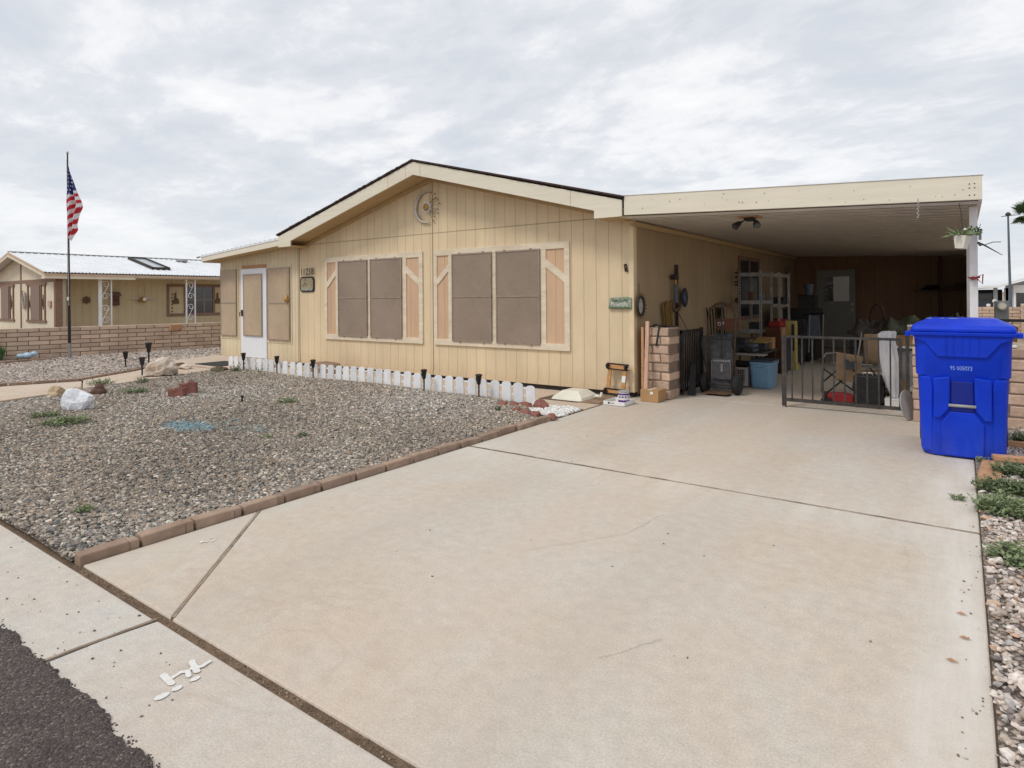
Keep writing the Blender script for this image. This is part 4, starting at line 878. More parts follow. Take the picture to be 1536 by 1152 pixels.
# two broken red clay pieces
def broken_block(loc, w_, d_, h_, rz, label, seed):
    random.seed(seed); g = MB(); n = 9; tops = [h_ * (1 - .28 * random.random()) for _ in range(n + 1)]
    for i in range(n):
        x0, x1 = -w_ / 2 + w_ * i / n, -w_ / 2 + w_ * (i + 1) / n
        g.poly([(x0, -d_ / 2, -.03), (x1, -d_ / 2, -.03), (x1, -d_ / 2, tops[i + 1]), (x0, -d_ / 2, tops[i])], (0, d_, 0))
    o = g.build('broken_block', 'redrock'); o.location = loc; o.rotation_euler = (.05, -.04, rz); return tag(o, label, 'broken block')
broken_block((-9.00, 4.38, .04), .22, .10, .13, rad(32), 'front piece of two broken red clay blocks standing in the gravel', 3)
broken_block((-9.12, 4.60, .04), .22, .10, .20, rad(40), 'rear piece of two broken red clay blocks, its jagged top taller', 5)
random.seed(21)
for i, (x, y, s, lb) in enumerate(((-4.72, 6.33, .085, 'round red rock before the last pickets, leftmost of the red rocks'), (-4.58, 6.38, .08, 'red rock, second from the left beside the white pebbles'), (-4.46, 6.47, .085, 'red rock at the foot of the last but one picket'), (-4.30, 6.58, .10, 'largest rounded red rock, at the foot of the last picket'), (-4.38, 6.16, .06, 'small red rock in front of the white pebbles'), (-4.2, 6.08, .065, 'small red rock between the pebbles and the edging'), (-4.03, 6.03, .07, 'low red rock behind the end of the edging row'), (-3.80, 6.02, .062, 'dark red rock capping the end of the edging row'))):
    rock('red_rock', lb, 'rock', (x, y, .03), (s, s * .9, s * .75), 'redrock', 30 + i, 3, .2)
o = MB(); o.lathe([(0, 0), (.2, .0), (.21, .05), (.18, .10), (.0, .12)], (0, 0, 0), 14, sx=1.9, sy=1.0); o = o.build('stone_step', 'stone_slab', smooth=False, bev=.01); o.location = (-9.75, 7.5, .0); o.scale = (1, 1, 1.9); tag(o, 'brown cushion shaped stone step lying behind the picket fence', 'step stone')
o = MB().box(-12.75, -11.85, 6.55, 7.2, .092, .104).build('door_mat', 'mat_black', bev=.003); tag(o, 'black rectangular door mat on the porch slab', 'door mat')
o = MB(); o.cyl((0, 0, -.02), (0, 0, .09), .012, 8); o.lathe([(0, .08), (.02, .085), (.02, .11), (0, .115)], n=8); o = o.build('drip_stake', 'black'); o.location = (-7.65, 4.55, .04); tag(o, 'short black stake poking from the gravel right of the red blocks', 'stake')
o = MB(); o.cyl((0, 0, -.02), (0, 0, .11), .018, 8); o = o.build('pipe_stub', 'black'); o.location = (-17.0, 8.6, .07); tag(o, 'short black pipe stub at the foot of the block wall', 'pipe stub')

def weed(loc, r, h, n, m, label, seed, leaf=.02, cat='weed', kind='tuft', group=None):
    rs = random.Random(seed); g = MB()
    for i in range(n):
        a = rs.uniform(0, 2 * PI); d = r * rs.random() ** .7; x, y = d * math.cos(a), d * math.sin(a); hh = h * rs.uniform(.4, 1) * (1 - .5 * (d / r) ** 2)
        lean = Vector((math.cos(a), math.sin(a), 0)) * rs.uniform(.1, .7) * hh
        top = Vector((x, y, 0)) + lean + Vector((0, 0, hh)); g.tube([(x * .6, y * .6, -.01), top], [.0025, .001], 3)
        for k in range(5):
            p = Vector((x * .6, y * .6, 0)).lerp(top, rs.uniform(.25, 1)); q = rs.uniform(0, 2 * PI); e_ = rs.uniform(-.3, .9); L = leaf * rs.uniform(.6, 1.5)
            dv = Vector((math.cos(q) * math.cos(e_), math.sin(q) * math.cos(e_), math.sin(e_))) * L; sd_ = Vector((-math.sin(q), math.cos(q), 0)) * L * .28
            g.quad(p, p + dv * .5 + sd_, p + dv, p + dv * .5 - sd_)
    o = g.build('weed', m); o.location = loc; return tag(o, label, cat, group)
for i, (x, y, r, h, n, m, l) in enumerate((
    (-8.15, 2.75, .26, .10, 170, 'leaf_pale', 'grey green weed patch in the gravel before the white rock'), (-8.75, 2.72, .15, .08, 60, 'leaf_pale', 'sparse weed left of the patch before the white rock'),
    (-4.63, 1.66, .055, .05, 45, 'leaf_pale', 'small pale weed in the gravel nearest the pavement corner'), (-11.2, 4.25, .22, .12, 90, 'leaf_pale', 'bushy weed by the path behind the tan rocks'),
    (-10.9, 4.75, .12, .12, 50, 'leaf', 'low weed at the path edge left of the boulder'), (-9.9, 4.2, .2, .09, 80, 'leaf_pale', 'grey weed patch between the dark rock and the red blocks'),
    (-5.32, 3.80, .05, .06, 28, 'leaf', 'small green weed alone in the middle of the gravel bed'), (-5.55, 3.55, .05, .05, 20, 'leaf_pale', 'faint weed in the gravel left of the lone green one'),
    (-7.15, 4.9, .16, .07, 50, 'leaf_pale', 'pale weed in the gravel before the left window'), (-10.9, 6.35, .12, .17, 46, 'leaf', 'green weed between the mossy stone and the fence end'), (-11.15, 6.15, .1, .13, 40, 'leaf_pale', 'dry weed tuft beside the mossy stone'),
    (-10.35, 6.5, .06, .2, 12, 'leaf_dark', 'grassy green blades in front of the pickets by the door'), (-4.55, 6.0, .04, .05, 22, 'leaf_dark', 'tiny green weed in front of the red rocks'),
    (.24, 5.55, .18, .12, 240, 'leaf', 'dense green weed clump at the end of the lying boards'), (.48, 5.45, .18, .14, 230, 'leaf_dark', 'dark broad weed right of the dense green clump'), (.22, 5.02, .17, .12, 300, 'leaf_pale', 'spreading grey green weed over the driveway edge'),
    (.30, 6.1, .13, .12, 130, 'leaf', 'green weed growing between the two lying boards'), (.35, 5.12, .10, .09, 70, 'leaf', 'yellow green weed right of the spreading one'), (.27, 4.15, .18, .09, 260, 'leaf_pale', 'low pale weed mat in the pale gravel'), (.48, 3.9, .1, .06, 80, 'leaf_pale', 'small weed right of the low mat, at the picture edge'), (-.03, 5.2, .05, .035, 26, 'leaf_pale', 'dry creeping weed lying on the driveway slab'),
    (.14, 6.42, .05, .06, 40, 'leaf_pale', 'pale sprig at the foot of the blue bin'), (.5, 7.5, .14, .12, 100, 'leaf', 'green weed at the foot of the right block wall'), (-16.75, 5.75, .08, .08, 40, 'leaf_dark', 'small green weed at the foot of the flagpole'))):
    z = float(bed_h(x, y)) + .005 if x < -4 and x > -12 else .008
    weed((x, y, z), r, h, n, M[m], l, 100 + i, leaf=.026 if r > .1 else .016)
rs = random.Random(5)
g = MB()
for i in range(46):
    a = rs.uniform(0, 2 * PI); h = rs.uniform(.2, .42); d = Vector((math.cos(a), math.sin(a), 0)); p0 = d * rs.uniform(.0, .12); p1 = p0 + d * h * .35 + Vector((0, 0, h)); s_ = Vector((-d.y, d.x, 0)) * .03
    g.quad(p0 - s_ * .5, p0 + s_ * .5, (p0 + p1) / 2 + s_, p1, (p0 + p1) / 2 - s_)
o = g.build('garden_plant', 'leaf_dark'); o.location = (-17.5, 4.55, .05); tag(o, 'green bladed plant in the planter at the far left', 'plant')
g = MB()
for i in range(14): g.beam((-17.15 + .014 * i, 2.5 + i * .21, .05), (-17.15 + .014 * (i + 1), 2.69 + i * .21, .05), .1, .12)
tag(g.build('planter_edging', 'edging', bev=.01), 'brick planter edging at the foot of the left block wall', 'edging')
rb = thing('garden_rabbit', 'pale blue lying garden figure on the planter by the left block wall', 'garden figure', (-17.35, 5.05, .10))
g = MB()
for c, r in (((0, 0, .07), (.17, .09, .07)), ((.13, .02, .10), (.085, .07, .06)), ((-.12, 0, .06), (.10, .09, .055))):
    g.lathe([(0, -1), (.5, -.87), (.87, -.5), (1, 0), (.87, .5), (.5, .87), (0, 1)], (0, 0, 0), 12); k = len(g.v) - 84
    for j in range(k, len(g.v)): x, y, z = g.v[j]; g.v[j] = (-17.35 + c[0] * .55 + x * r[0] * .9 - c[1] , 5.08 + c[0] * .85 + y * r[1], .10 + c[2] + z * r[2])
g.build('body', mat('pale_blue_ceramic', (.40, .55, .68), .4, 8, .1), rb, smooth=True)
# ================================================================ block walls
def block_wall(name, p0, p1, z0, h, nc, bl, th, m, mort, label, cat='block wall', slump=False, cap=False, parent=None, jit=.003):
    P0, P1 = Vector((*p0, 0)), Vector((*p1, 0)); L = (P1 - P0).length; d = (P1 - P0).normalized()
    Mx = Matrix((( d.x, -d.y, 0, P0.x), (d.y, d.x, 0, P0.y), (0, 0, 1, z0), (0, 0, 0, 1)))
    g = MB(); ch = h / nc; j = .015
    for c in range(nc):
        x = -(bl / 2) * (c % 2)
        while x < L:
            a, b = max(x, 0), min(x + bl - j, L)
            if b - a > .03: g.box(a, b, -th / 2, th / 2, c * ch + (j if c else 0), (c + 1) * ch, Mx, 0, j=jit if slump else .0012)
            x += bl
    g.tint = .5; g.box(.01, L - .01, -th / 2 + .010, th / 2 - .010, 0, h - .01, Mx, 1)
    o = g.build(name, [m, mort], parent, bev=.014 if slump else .004, seg=3 if slump else 1)
    return tag(o, label, cat) if parent is None else o
block_wall('block_wall', (-18.65, .5), (-15.7, 14.5), -.04, .82, 8, .40, .15, 'brick', 'brick_mortar', 'low tan brick block wall along the left side yard in front of the neighbouring house')
block_wall('block_pillar', (-3.56, 8.25), (-3.20, 8.25), 0, .97, 8, .24, .38, 'slump', 'mortar', 'rough tan slump block pillar at the right corner of the house', 'block pillar', True, jit=.007)
block_wall('block_pillar', (-.44, 8.32), (-.06, 8.32), 0, .95, 8, .28, .34, 'slump', 'mortar', 'rough tan slump block pillar between the iron gate and the blue bin', 'block pillar', True, jit=.007)
block_wall('block_wall', (.20, 8.3), (2.8, 8.3), 0, .84, 7, .40, .20, 'slump', 'mortar', 'low slump block wall with iron railing right of the blue bin', 'block wall', True, jit=.006)
rl = thing('iron_railing', 'thin black iron railing on top of the right slump block wall', 'railing', (1.3, 8.3, .84))
MB().beam((.2, 8.3, 1.12), (2.8, 8.3, 1.12), .03, .03).build('rail', 'black', rl)
for i in range(8): MB().box(.32 + i * .3, .335 + i * .3, 8.292, 8.307, .84, 1.12).build('bar', 'black', rl)
o = MB(); o.box(.24, .46, 8.2, 8.4, .845, .862); o.box(.3, .42, 8.22, 8.38, .863, .885); tag(o.build('paper_bundle', 'paper'), 'white crumpled wrap lying on top of the right block wall', 'wrap')
o = MB(); o.poly([(.40, 8.36, .90), (.47, 8.36, .89), (.48, 8.36, 1.04), (.44, 8.36, 1.07), (.40, 8.36, 1.03)], (0, .04, 0)); o.tube([(.43, 8.38, 1.05), (.43, 8.38, 1.12)], .004, 5)
tag(o.build('hanging_pouch', 'rust'), 'small brown pouch hanging from the iron railing behind the bin', 'pouch')
block_wall('block_wall', (.4, 27.9), (9, 27.9), .0, .93, 8, .42, .2, 'brick', 'brick_mortar', 'distant tan brick wall in front of the grey house at the right')
block_wall('block_wall', (1.62, 23.6), (1.75, 27.6), 0, 1.05, 8, .42, .2, 'brick', 'brick_mortar', 'short distant tan brick wall running back at the right edge of the picture')
# electric meter pedestal
mp = thing('meter_pedestal', 'grey utility pedestal with a round electric meter before the distant brick wall', 'meter box', (.58, 14.0, 0))
MB().box(.48, .68, 14.0, 14.25, 0, 1.27).build('cabinet', mat('utility_grey', (.20, .22, .22), .5, 6, .1), mp, bev=.01)
g = MB(); g.cyl((.58, 13.99, 1.18), (.58, 13.93, 1.18), .07, 20); g.build('meter', 'silver', mp, bev=.004)
MB().cyl((.58, 13.929, 1.18), (.58, 13.90, 1.18), .05, 20).build('meter_glass', 'cream_plastic', mp)
# ================================================================ flagpole
fpx, fpy = -16.89, 5.76
fp = thing('flagpole', 'tall black flagpole with a pale lower sleeve by the left block wall', 'flagpole', (fpx, fpy, 0))
MB().cyl((fpx, fpy, -.02), (fpx - .01, fpy, .42), .036, 12).build('sleeve', 'galv', fp)
MB().tube([(fpx - .01, fpy, .42), (fpx - .02, fpy, 2.6), (fpx - .04, fpy, 4.85)], [.034, .024, .015], 10).build('pole', 'black', fp)
MB().lathe([(0, 0), (.025, .01), (.03, .03), (.02, .06), (0, .07)], (fpx - .04, fpy, 4.84), 12).build('finial', 'silver', fp)
g = MB(); g.tube([(fpx + .03, fpy - .02, 1.3), (fpx + .022, fpy - .03, 2.9), (fpx - .0, fpy - .03, 4.7)], .006, 5); g.build('halyard', 'silver', fp)
MB().box(fpx + .01, fpx + .045, fpy - .05, fpy - .02, 1.42, 1.50).build('cleat', 'paper', fp)
fl = thing('flag', 'stars and stripes hanging limp from the tall flagpole', 'flag', (fpx, fpy, 3.7))
g = MB(); nu, nv = 40, 110; rows = []; fr = rt.normalized(); fd = Vector((-fw.x, -fw.y, 0))
zt_, zb_ = 4.56, 2.85
def fwid(t):
    pts = [(0, .02), (.08, .05), (.22, .15), (.36, .24), (.50, .36), (.56, .37), (.66, .28), (.78, .22), (.86, .23), (.93, .14), (1, .07)]
    for (a, wa), (b, wb) in zip(pts, pts[1:]):
        if t <= b: return wa + (wb - wa) * (t - a) / (b - a)
    return .05
P_ = []; UV = []
for i in range(nv + 1):
    t = i / nv; z = zt_ + (zb_ - zt_) * t; wd = fwid(t) * .88; r = []
    for j in range(nu + 1):
        s_ = j / nu; x = wd * s_ + .02; fold = .07 * math.sin(s_ * 9 + t * 2.2) * (wd / .36) + .02 * math.sin(s_ * 23 + t * 6) * (wd / .36)
        p = Vector((fpx - .02, fpy, z + .04 * math.sin(s_ * 5) * t)) + fr * x + fd * (fold + .03); r.append(tuple(p))
    P_.append(r)
g.grid(P_, 0)
k = 0
for i in range(nv):
    for j in range(nu):
        t = i / nv; x = fwid(t) * j / nu; z = t * (zt_ - zb_)
        zz_ = z + .75 * x
        canton = (t < .40 and x < .30 - .0 * t) and not (t > .33 and x > .10)
        if canton:
            st = ((i // 2) % 3 == 0) and ((j // 3 + (i // 6)) % 3 == 0)
            g.mi[k] = 2 if st else 1
        else: g.mi[k] = 2 if int(zz_ / .098) % 2 else 0
        k += 1
g.build('cloth', [mat('flag_red', (.50, .02, .035), .7, 6, .15), mat('flag_blue', (.02, .03, .16), .7, 6, .15), mat('flag_white', (.72, .70, .72), .7, 6, .06)], fl, smooth=True)

# ================================================================ left neighbour
NH = thing('neighbour_house', 'single storey cream house with white ribbed metal roof beyond the left block wall', 'house', (-29.5, 8.4, 0))
nx0, nx1, nyf, nyb = -33.1, -26.0, 8.46, 17.3; nxc = -29.5; ze, zr = 2.32, 3.18
uz = lambda x: ze + (zr - ze) * (1 - abs(x - nxc) / 3.67)
MB().poly([(nx0, nyf, 0), (nx1, nyf, 0), (nx1, nyf, uz(nx1)), (nxc, nyf, zr), (nx0, nyf, uz(nx0))], (0, .3, 0)).build('front_wall', 'nb_front', NH)
MB().box(-27.4, -27.3, nyf + .3, nyb, 0, 2.5).build('side_wall', 'nb_side', NH)
MB().box(-33.1, -27.4, nyb - .1, nyb, 0, 2.5).build('back_wall', 'nb_side', NH)
g = MB()
for sx in (-1, 1):
    e = nxc + sx * 3.67
    g.poly([(nxc, nyf - .4, zr + .09), (e, nyf - .4, ze + .09), (e, nyf - .4, ze + .115), (nxc, nyf - .4, zr + .115)], (0, 10.2, 0))
RF = g.build('roof', 'metal_roof', NH)
g = MB()
for i in range(46):
    y = nyf - .38 + i * .225
    g.poly([(nxc, y, zr + .115), (nxc + 3.67, y, ze + .115), (nxc + 3.67, y, ze + .14), (nxc, y, zr + .14)], (0, .03, 0))
g.build('roof_rib', 'metal_roof', RF)
g = MB()
for i in range(92): y = nyf - .38 + i * .1125; g.box(nxc + 3.655, nxc + 3.672, y, y + .06, ze + .07, ze + .11)
g.build('rib_closure', 'black', RF)
MB().box(nxc - .08, nxc + .08, nyf - .4, nyf + 9.8, zr + .12, zr + .15).build('ridge_cap', 'galv', RF)
for sx in (-1, 1):
    e = nxc + sx * 3.67
    MB().poly([(nxc, nyf - .41, zr + .11), (e, nyf - .41, ze + .11), (e, nyf - .41, ze + .01), (nxc, nyf - .41, zr + .01)], (0, .04, 0)).build('rake_board', 'eave_tan', NH)
    MB().poly([(nxc, nyf - .415, zr + .01), (e, nyf - .415, ze + .01), (e, nyf - .415, ze - .06), (nxc, nyf - .415, zr - .07)], (0, .04, 0)).build('rake_board', 'eave_cream', NH)
g = MB(); g.box(nxc + 3.60, nxc + 3.68, nyf - .37, nyb + .3, ze - .04, ze + .06); g.build('gutter', 'eave_tan', NH)
g = MB(); g.box(nxc + 3.45, nxc + 3.80, nyf - .42, nyf + 2.5, ze - .12, ze - .045); g.build('eave_box', 'eave_cream', NH)
g = MB(); g.box(nxc + 3.45, nxc + 3.76, nyf - .40, nyf + 2.5, ze - .043, ze + .06); g.build('eave_box', 'eave_tan', NH)
MB().box(-27.3, -25.9, nyf + .3, nyb, ze - .06, ze - .045).build('porch_ceiling', 'eave_cream', NH)
MB().box(nx1 - .14, nx1 + .01, nyf - .02, nyf + .2, 0, 2.28).build('corner_trim', 'brown_trim', NH)
MB().box(nxc - .06, nxc + .06, nyf - .02, nyf - .001, 0, zr - .02).build('vertical_batten', 'brown_trim', NH)
g = MB(); g.box(nx0, nxc - .06, nyf - .018, nyf - .002, 2.10, 2.22); g.box(nxc + .06, nx1 - .14, nyf - .018, nyf - .002, 2.10, 2.22); g.build('horizontal_batten', 'brown_trim', NH)
for xa, xb in ((-28.75, -26.95), (-32.1, -30.3)):
    g = MB(); z0, z1 = .72, 2.0
    g.box(xa - .1, xb + .1, nyf - .05, nyf - .021, z1, z1 + .09); g.box(xa - .1, xb + .1, nyf - .05, nyf - .021, z0 - .09, z0)
    for x in (xa, xa + .38, xb - .46, xb - .08): g.box(x, x + .08, nyf - .04, nyf - .005, z0, z1)
    W = g.build('window', 'brown_trim', NH)
    MB().box(xa + .46, xb - .46, nyf - .06, nyf - .02, z0, z1).build('sun_screen', mat('taupe_screen', (.25, .175, .145), .8, 30, .1), W)
for x in (-28.55, -27.1, -30.5):
    g = MB(); g.box(x - .02, x + .02, nyf - .05, nyf - .03, 1.1, 1.65); g.box(x - .09, x - .06, nyf - .05, nyf - .03, 1.25, 1.5); g.box(x + .06, x + .09, nyf - .05, nyf - .03, 1.2, 1.42); g.box(x - .09, x + .09, nyf - .05, nyf - .03, 1.22, 1.25)
    tag(g.build('cactus_ornament', 'rust'), {-28.55: 'rusty cactus cutout left of the neighbour front window with the hanging wreath', -27.1: 'rusty cactus cutout right of the neighbour front window near the corner', -30.5: 'rusty cactus cutout beside the neighbour window at the picture edge'}[x], 'wall ornament')
g = MB(); g.tube([(-29.05 + .13 * math.cos(k * PI / 8), nyf - .05, 1.45 + .30 * math.sin(k * PI / 8)) for k in range(16)], .04, 6, closed=True); tag(g.build('oval_wreath', 'silver'), 'grey oval wreath on the neighbour front wall between batten and window', 'wall ornament')
g = MB(); g.box(-26.62, -26.38, nyf - .06, nyf - .01, 1.20, 1.42); tag(g.build('wall_box', 'eave_tan', bev=.01), 'small tan meter box on the neighbour front wall near the corner', 'wall box')
for z, x in ((1.72, -29.3), (1.5, -29.2)):
    g = MB(); g.cyl((x, nyf - .04, z), (x, nyf - .01, z), .09, 12); tag(g.build('wall_disc', 'rust'), ('upper' if z > 1.6 else 'lower') + ' small round ornament beside the centre batten of the neighbour gable', 'wall ornament')
# scroll posts of the neighbour porch
def scroll_post(y, y2, label):
    p = thing('scroll_post', label, 'porch post', (-26.05, y, 0)); x = -26.05
    wide = y < 11
    for yy, w_ in ((y, .05 if not wide else .12), (y2, .04)):
        MB().box(x - .03, x + .03, yy - w_ / 2, yy + w_ / 2, 0, 2.26).build('upright', 'white', p)
    g = MB(); yc = (y + y2) / 2; hw = (y2 - y) / 2 - .04
    for z0 in (.5, 1.40):
        for sg, zc_ in ((1, z0 + .62), (-1, z0 + .17)):
            g.tube([(x, yc - sg * (hw * (1 - t * .75)) * math.cos(t * 7.5), zc_ + (.14 * (1 - t * .75)) * math.sin(t * 7.5)) for t in np.linspace(0, 1, 22)], .012, 5)
        g.tube([(x, yc - hw * .8, z0 + .20), (x, yc, z0 + .4), (x, yc + hw * .8, z0 + .62)], .012, 5)
    g.build('scrollwork', 'white', p)
scroll_post(9.87, 10.25, 'white iron scroll porch post of the neighbour, nearer the flagpole')
scroll_post(13.06, 13.42, 'white iron scroll porch post of the neighbour, in front of its window')
NX = -27.3
g = MB(); W = None
ya, yb = 12.86, 15.6
for p in ((ya, yb, 1.98, 2.10), (ya, yb, .72, .84)): g.box(NX + .002, NX + .04, p[0], p[1], p[2], p[3])
for y in (ya, ya + .72, yb - .75, yb - .1): g.box(NX + .002, NX + .035, y, y + .1, .84, 1.98)
W = g.build('window', 'brown_trim', NH)
MB().box(NX + .003, NX + .012, ya + .82, yb - .75, .84, 1.98).build('pane', 'glass', W)
g = MB()
for y in (14.05, 14.45): g.box(NX + .013, NX + .03, y - .015, y + .015, .84, 1.98)
g.box(NX + .013, NX + .03, ya + .82, yb - .75, 1.4, 1.42); g.build('mullion', 'screen_frame', W)
def flat_star(y, z, r, n, label, name='star_ornament', m='rust'):
    pts = [(NX + .03, y + (r if k % 2 == 0 else r * .6) * math.cos(k * PI / n), z + (r if k % 2 == 0 else r * .6) * math.sin(k * PI / n)) for k in range(2 * n)]
    g = MB(); g.poly(pts, (.02, 0, 0)); tag(g.build(name, m), label, 'wall ornament')
flat_star(9.87, 1.44, .17, 8, 'rusty flower shaped star on the neighbour porch wall left of the first post')
bh = thing('birdhouse', 'reddish wooden birdhouse ornament on the neighbour porch wall', 'birdhouse', (NX, 10.85, 1.2)); B0 = 10.85
MB().box(NX + .01, NX + .13, B0 - .13, B0 + .14, 1.22, 1.62).build('body', 'plank_red', bh); MB().poly([(NX + .005, B0 - .19, 1.60), (NX + .005, B0 + .20, 1.60), (NX + .005, B0 + .10, 1.76), (NX + .005, B0 - .1, 1.76)], (.2, 0, 0)).build('roof', 'rust', bh)
MB().cyl((NX + .131, B0, 1.42), (NX + .138, B0, 1.42), .05, 10).build('hole', 'black', bh)
pl = thing('plane_ornament', 'metal airplane like lantern with wide wings on the neighbour porch wall', 'wall ornament', (NX, 11.9, 1.4))
MB().lathe([(0, -.12), (.13, -.05), (.15, .03), (.08, .12), (0, .14)], (NX + .15, 11.85, 1.42), 10).build('body', 'gold', pl); MB().poly([(NX + .1, 11.4, 1.46), (NX + .1, 12.3, 1.47), (NX + .1, 12.3, 1.50), (NX + .1, 11.4, 1.49)], (.05, 0, 0)).build('wing', 'silver', pl); MB().cyl((NX + .27, 11.85, 1.46), (NX + .31, 11.85, 1.46), .07, 10).build('lamp_glass', 'paper', pl)
MB().tube([(NX + .02, 11.72, 1.6), (NX + .02, 11.72, 2.0), (NX + .02, 11.98, 2.0), (NX + .02, 11.98, 1.6)], .006, 4).build('hanger', 'silver', pl)
for (y, l) in ((13.22, 'rusty howling animal cutout left of the neighbour porch window'), (15.08, 'rusty figure cutout right of the neighbour porch window')):
    g = MB(); g.poly([(NX + .03, y - .14, 1.25), (NX + .03, y + .14, 1.25), (NX + .03, y + .12, 1.45), (NX + .03, y + .03, 1.5), (NX + .03, y + .02, 1.75), (NX + .03, y - .04, 1.7), (NX + .03, y - .06, 1.45), (NX + .03, y - .12, 1.4)], (.02, 0, 0)); tag(g.build('animal_cutout', 'rust'), l, 'wall ornament')
g = MB()
for i in range(6): g.lathe([(0, -.05), (.035, 0), (0, .05)], (-26.5, 12.7, 1.95 - i * .14 - .3), 6)
g.tube([(-26.5, 12.7, 2.25), (-26.5, 12.7, .75)], .006, 4); tag(g.build('wind_chime', 'dark_iron'), 'dark beaded wind chime hanging in the neighbour porch before the window', 'wind chime')
g = MB(); g.box(-17.32, -17.2, 7.55, 7.85, .60, .72); o = g.build('mail_tray', 'raw_wood'); o.location = (.6, .6, 0); o.location = (0.32, 0.5, 0.03); tag(o, 'small orange brown wooden box fixed near the top of the left block wall', 'wooden box')
# skylight and vents on the neighbour roof
def on_roof(x, y, dz=0): return Vector((x, y, zr + .115 - (zr - ze) * (x - nxc) / 3.67 + dz))
sk = thing('roof_skylight', 'long dark framed skylight panel lying on the neighbour metal roof', 'skylight', on_roof(-27.8, 12.6))
g = MB(); a, b = on_roof(-29.0, 12.1, .06), on_roof(-26.8, 12.1, .06); c_, d_ = on_roof(-26.8, 12.75, .06), on_roof(-29.0, 12.75, .06)
for p, q in ((a, b), (b, c_), (c_, d_), (d_, a)): g.beam(p, q, .07, .10)
g.build('frame', 'dark_iron', sk); g = MB(); g.quad(a, b, c_, d_); g.build('panel', mat('skylight_panel', (.42, .46, .50), .2, 3, .05, spec=.8), sk)
for x, y, l in ((-28.9, 14.3, 'low white roof vent near the ridge of the neighbour roof'), (-26.9, 15.9, 'dark roof vent near the eave of the neighbour roof')):
    g = MB(); p = on_roof(x, y); g.lathe([(.22, 0), (.25, .05), (.16, .12), (0, .13)], p, 12); tag(g.build('roof_vent', 'galv' if x < -28 else 'dark_iron'), l, 'roof vent')
o = MB(); o.lathe([(.05, 0), (.07, .06), (.05, .12), (0, .13)], (-16.55, 10.6, .80), 10); o.location = 0; tag(o.build('white_cup', 'white'), 'small white pot standing on top of the left block wall', 'pot')

# ================================================================ right background
GH = thing('grey_house', 'distant grey house with dark carport openings behind the far brick wall', 'house', (3, 52, 0))
Y = 52
MB().poly([(2.35, Y, 0), (7, Y, 0), (7, Y, 3.3), (3.4, Y, 2.25), (2.35, Y, 1.92)], (0, .3, 0)).build('front_wall', 'grey_wall', GH)
MB().box(-1.5, 2.35, Y + 4, Y + 4.2, 0, 1.7).build('back_wall', 'dark_iron', GH)
MB().poly([(-1.5, Y - .6, 1.70), (2.0, Y - .6, 1.80), (3.3, Y - .6, 2.28), (7.3, Y - .6, 3.45), (7.3, Y - .6, 3.62), (3.3, Y - .6, 2.42), (2.0, Y - .6, 1.95), (-1.5, Y - .6, 1.83)], (0, 5, 0)).build('roof', 'metal_roof', GH)
for x in (.2, 1.72, 2.28): MB().box(x, x + .22, Y, Y + .2, 0, 1.78).build('porch_post', 'grey_wall', GH)
W = MB().box(2.75, 4.6, Y - .05, Y - .01, .5, 1.95).build('window', 'white', GH); MB().box(2.88, 4.45, Y - .07, Y - .051, .5, 1.45).build('pane', 'glass', W)
vk = thing('parked_vehicle', 'dark parked vehicle in the shade of the distant grey house carport', 'vehicle', (1.3, 53, 0))
MB().poly([(.5, 53, .25), (2.2, 53, .25), (2.2, 53, .9), (2.0, 53, 1.0), (1.8, 53, 1.45), (.9, 53, 1.45), (.6, 53, .95)], (0, 1.6, 0)).build('body', 'slate', vk, bev=.05)
for x in (.85, 1.85): MB().cyl((x, 52.95, .3), (x, 53.1, .3), .3, 14).build('wheel', 'rubber', vk)
MB().box(1.0, 1.75, 52.98, 52.999, 1.0, 1.35).build('windscreen', 'glass', vk)
for x, l in ((.95, 'small white lamp on a stake behind the far brick wall'), (.78, 'short white marker left of the lamp on the far brick wall')):
    g = MB(); g.cyl((x, 27.9, .93), (x, 27.9, 1.14 if x > .9 else 1.02), .02, 6); g.lathe([(.03, 0), (.06, .03), (.06, .10), (0, .12)], (x, 27.9, 1.08 if x > .9 else .93), 8); tag(g.build('post_lamp', 'paper'), l, 'lamp')
lp = thing('light_pole', 'tall grey tapering light pole with a small lamp head at the right', 'light pole', (1.43, 29, 0))
MB().tube([(1.47, 29, 0), (1.43, 29, 2.2), (1.40, 29, 4.25)], [.05, .042, .03], 10).build('pole', 'utility_grey' if False else 'slate', lp)
MB().lathe([(.04, 0), (.10, .03), (.06, .1), (0, .14)], (1.40, 29, 4.24), 10).build('lamp_head', 'dark_iron', lp); MB().beam((1.2, 29, 4.22), (1.6, 29, 4.25), .04, .03).build('cross_arm', 'galv', lp)
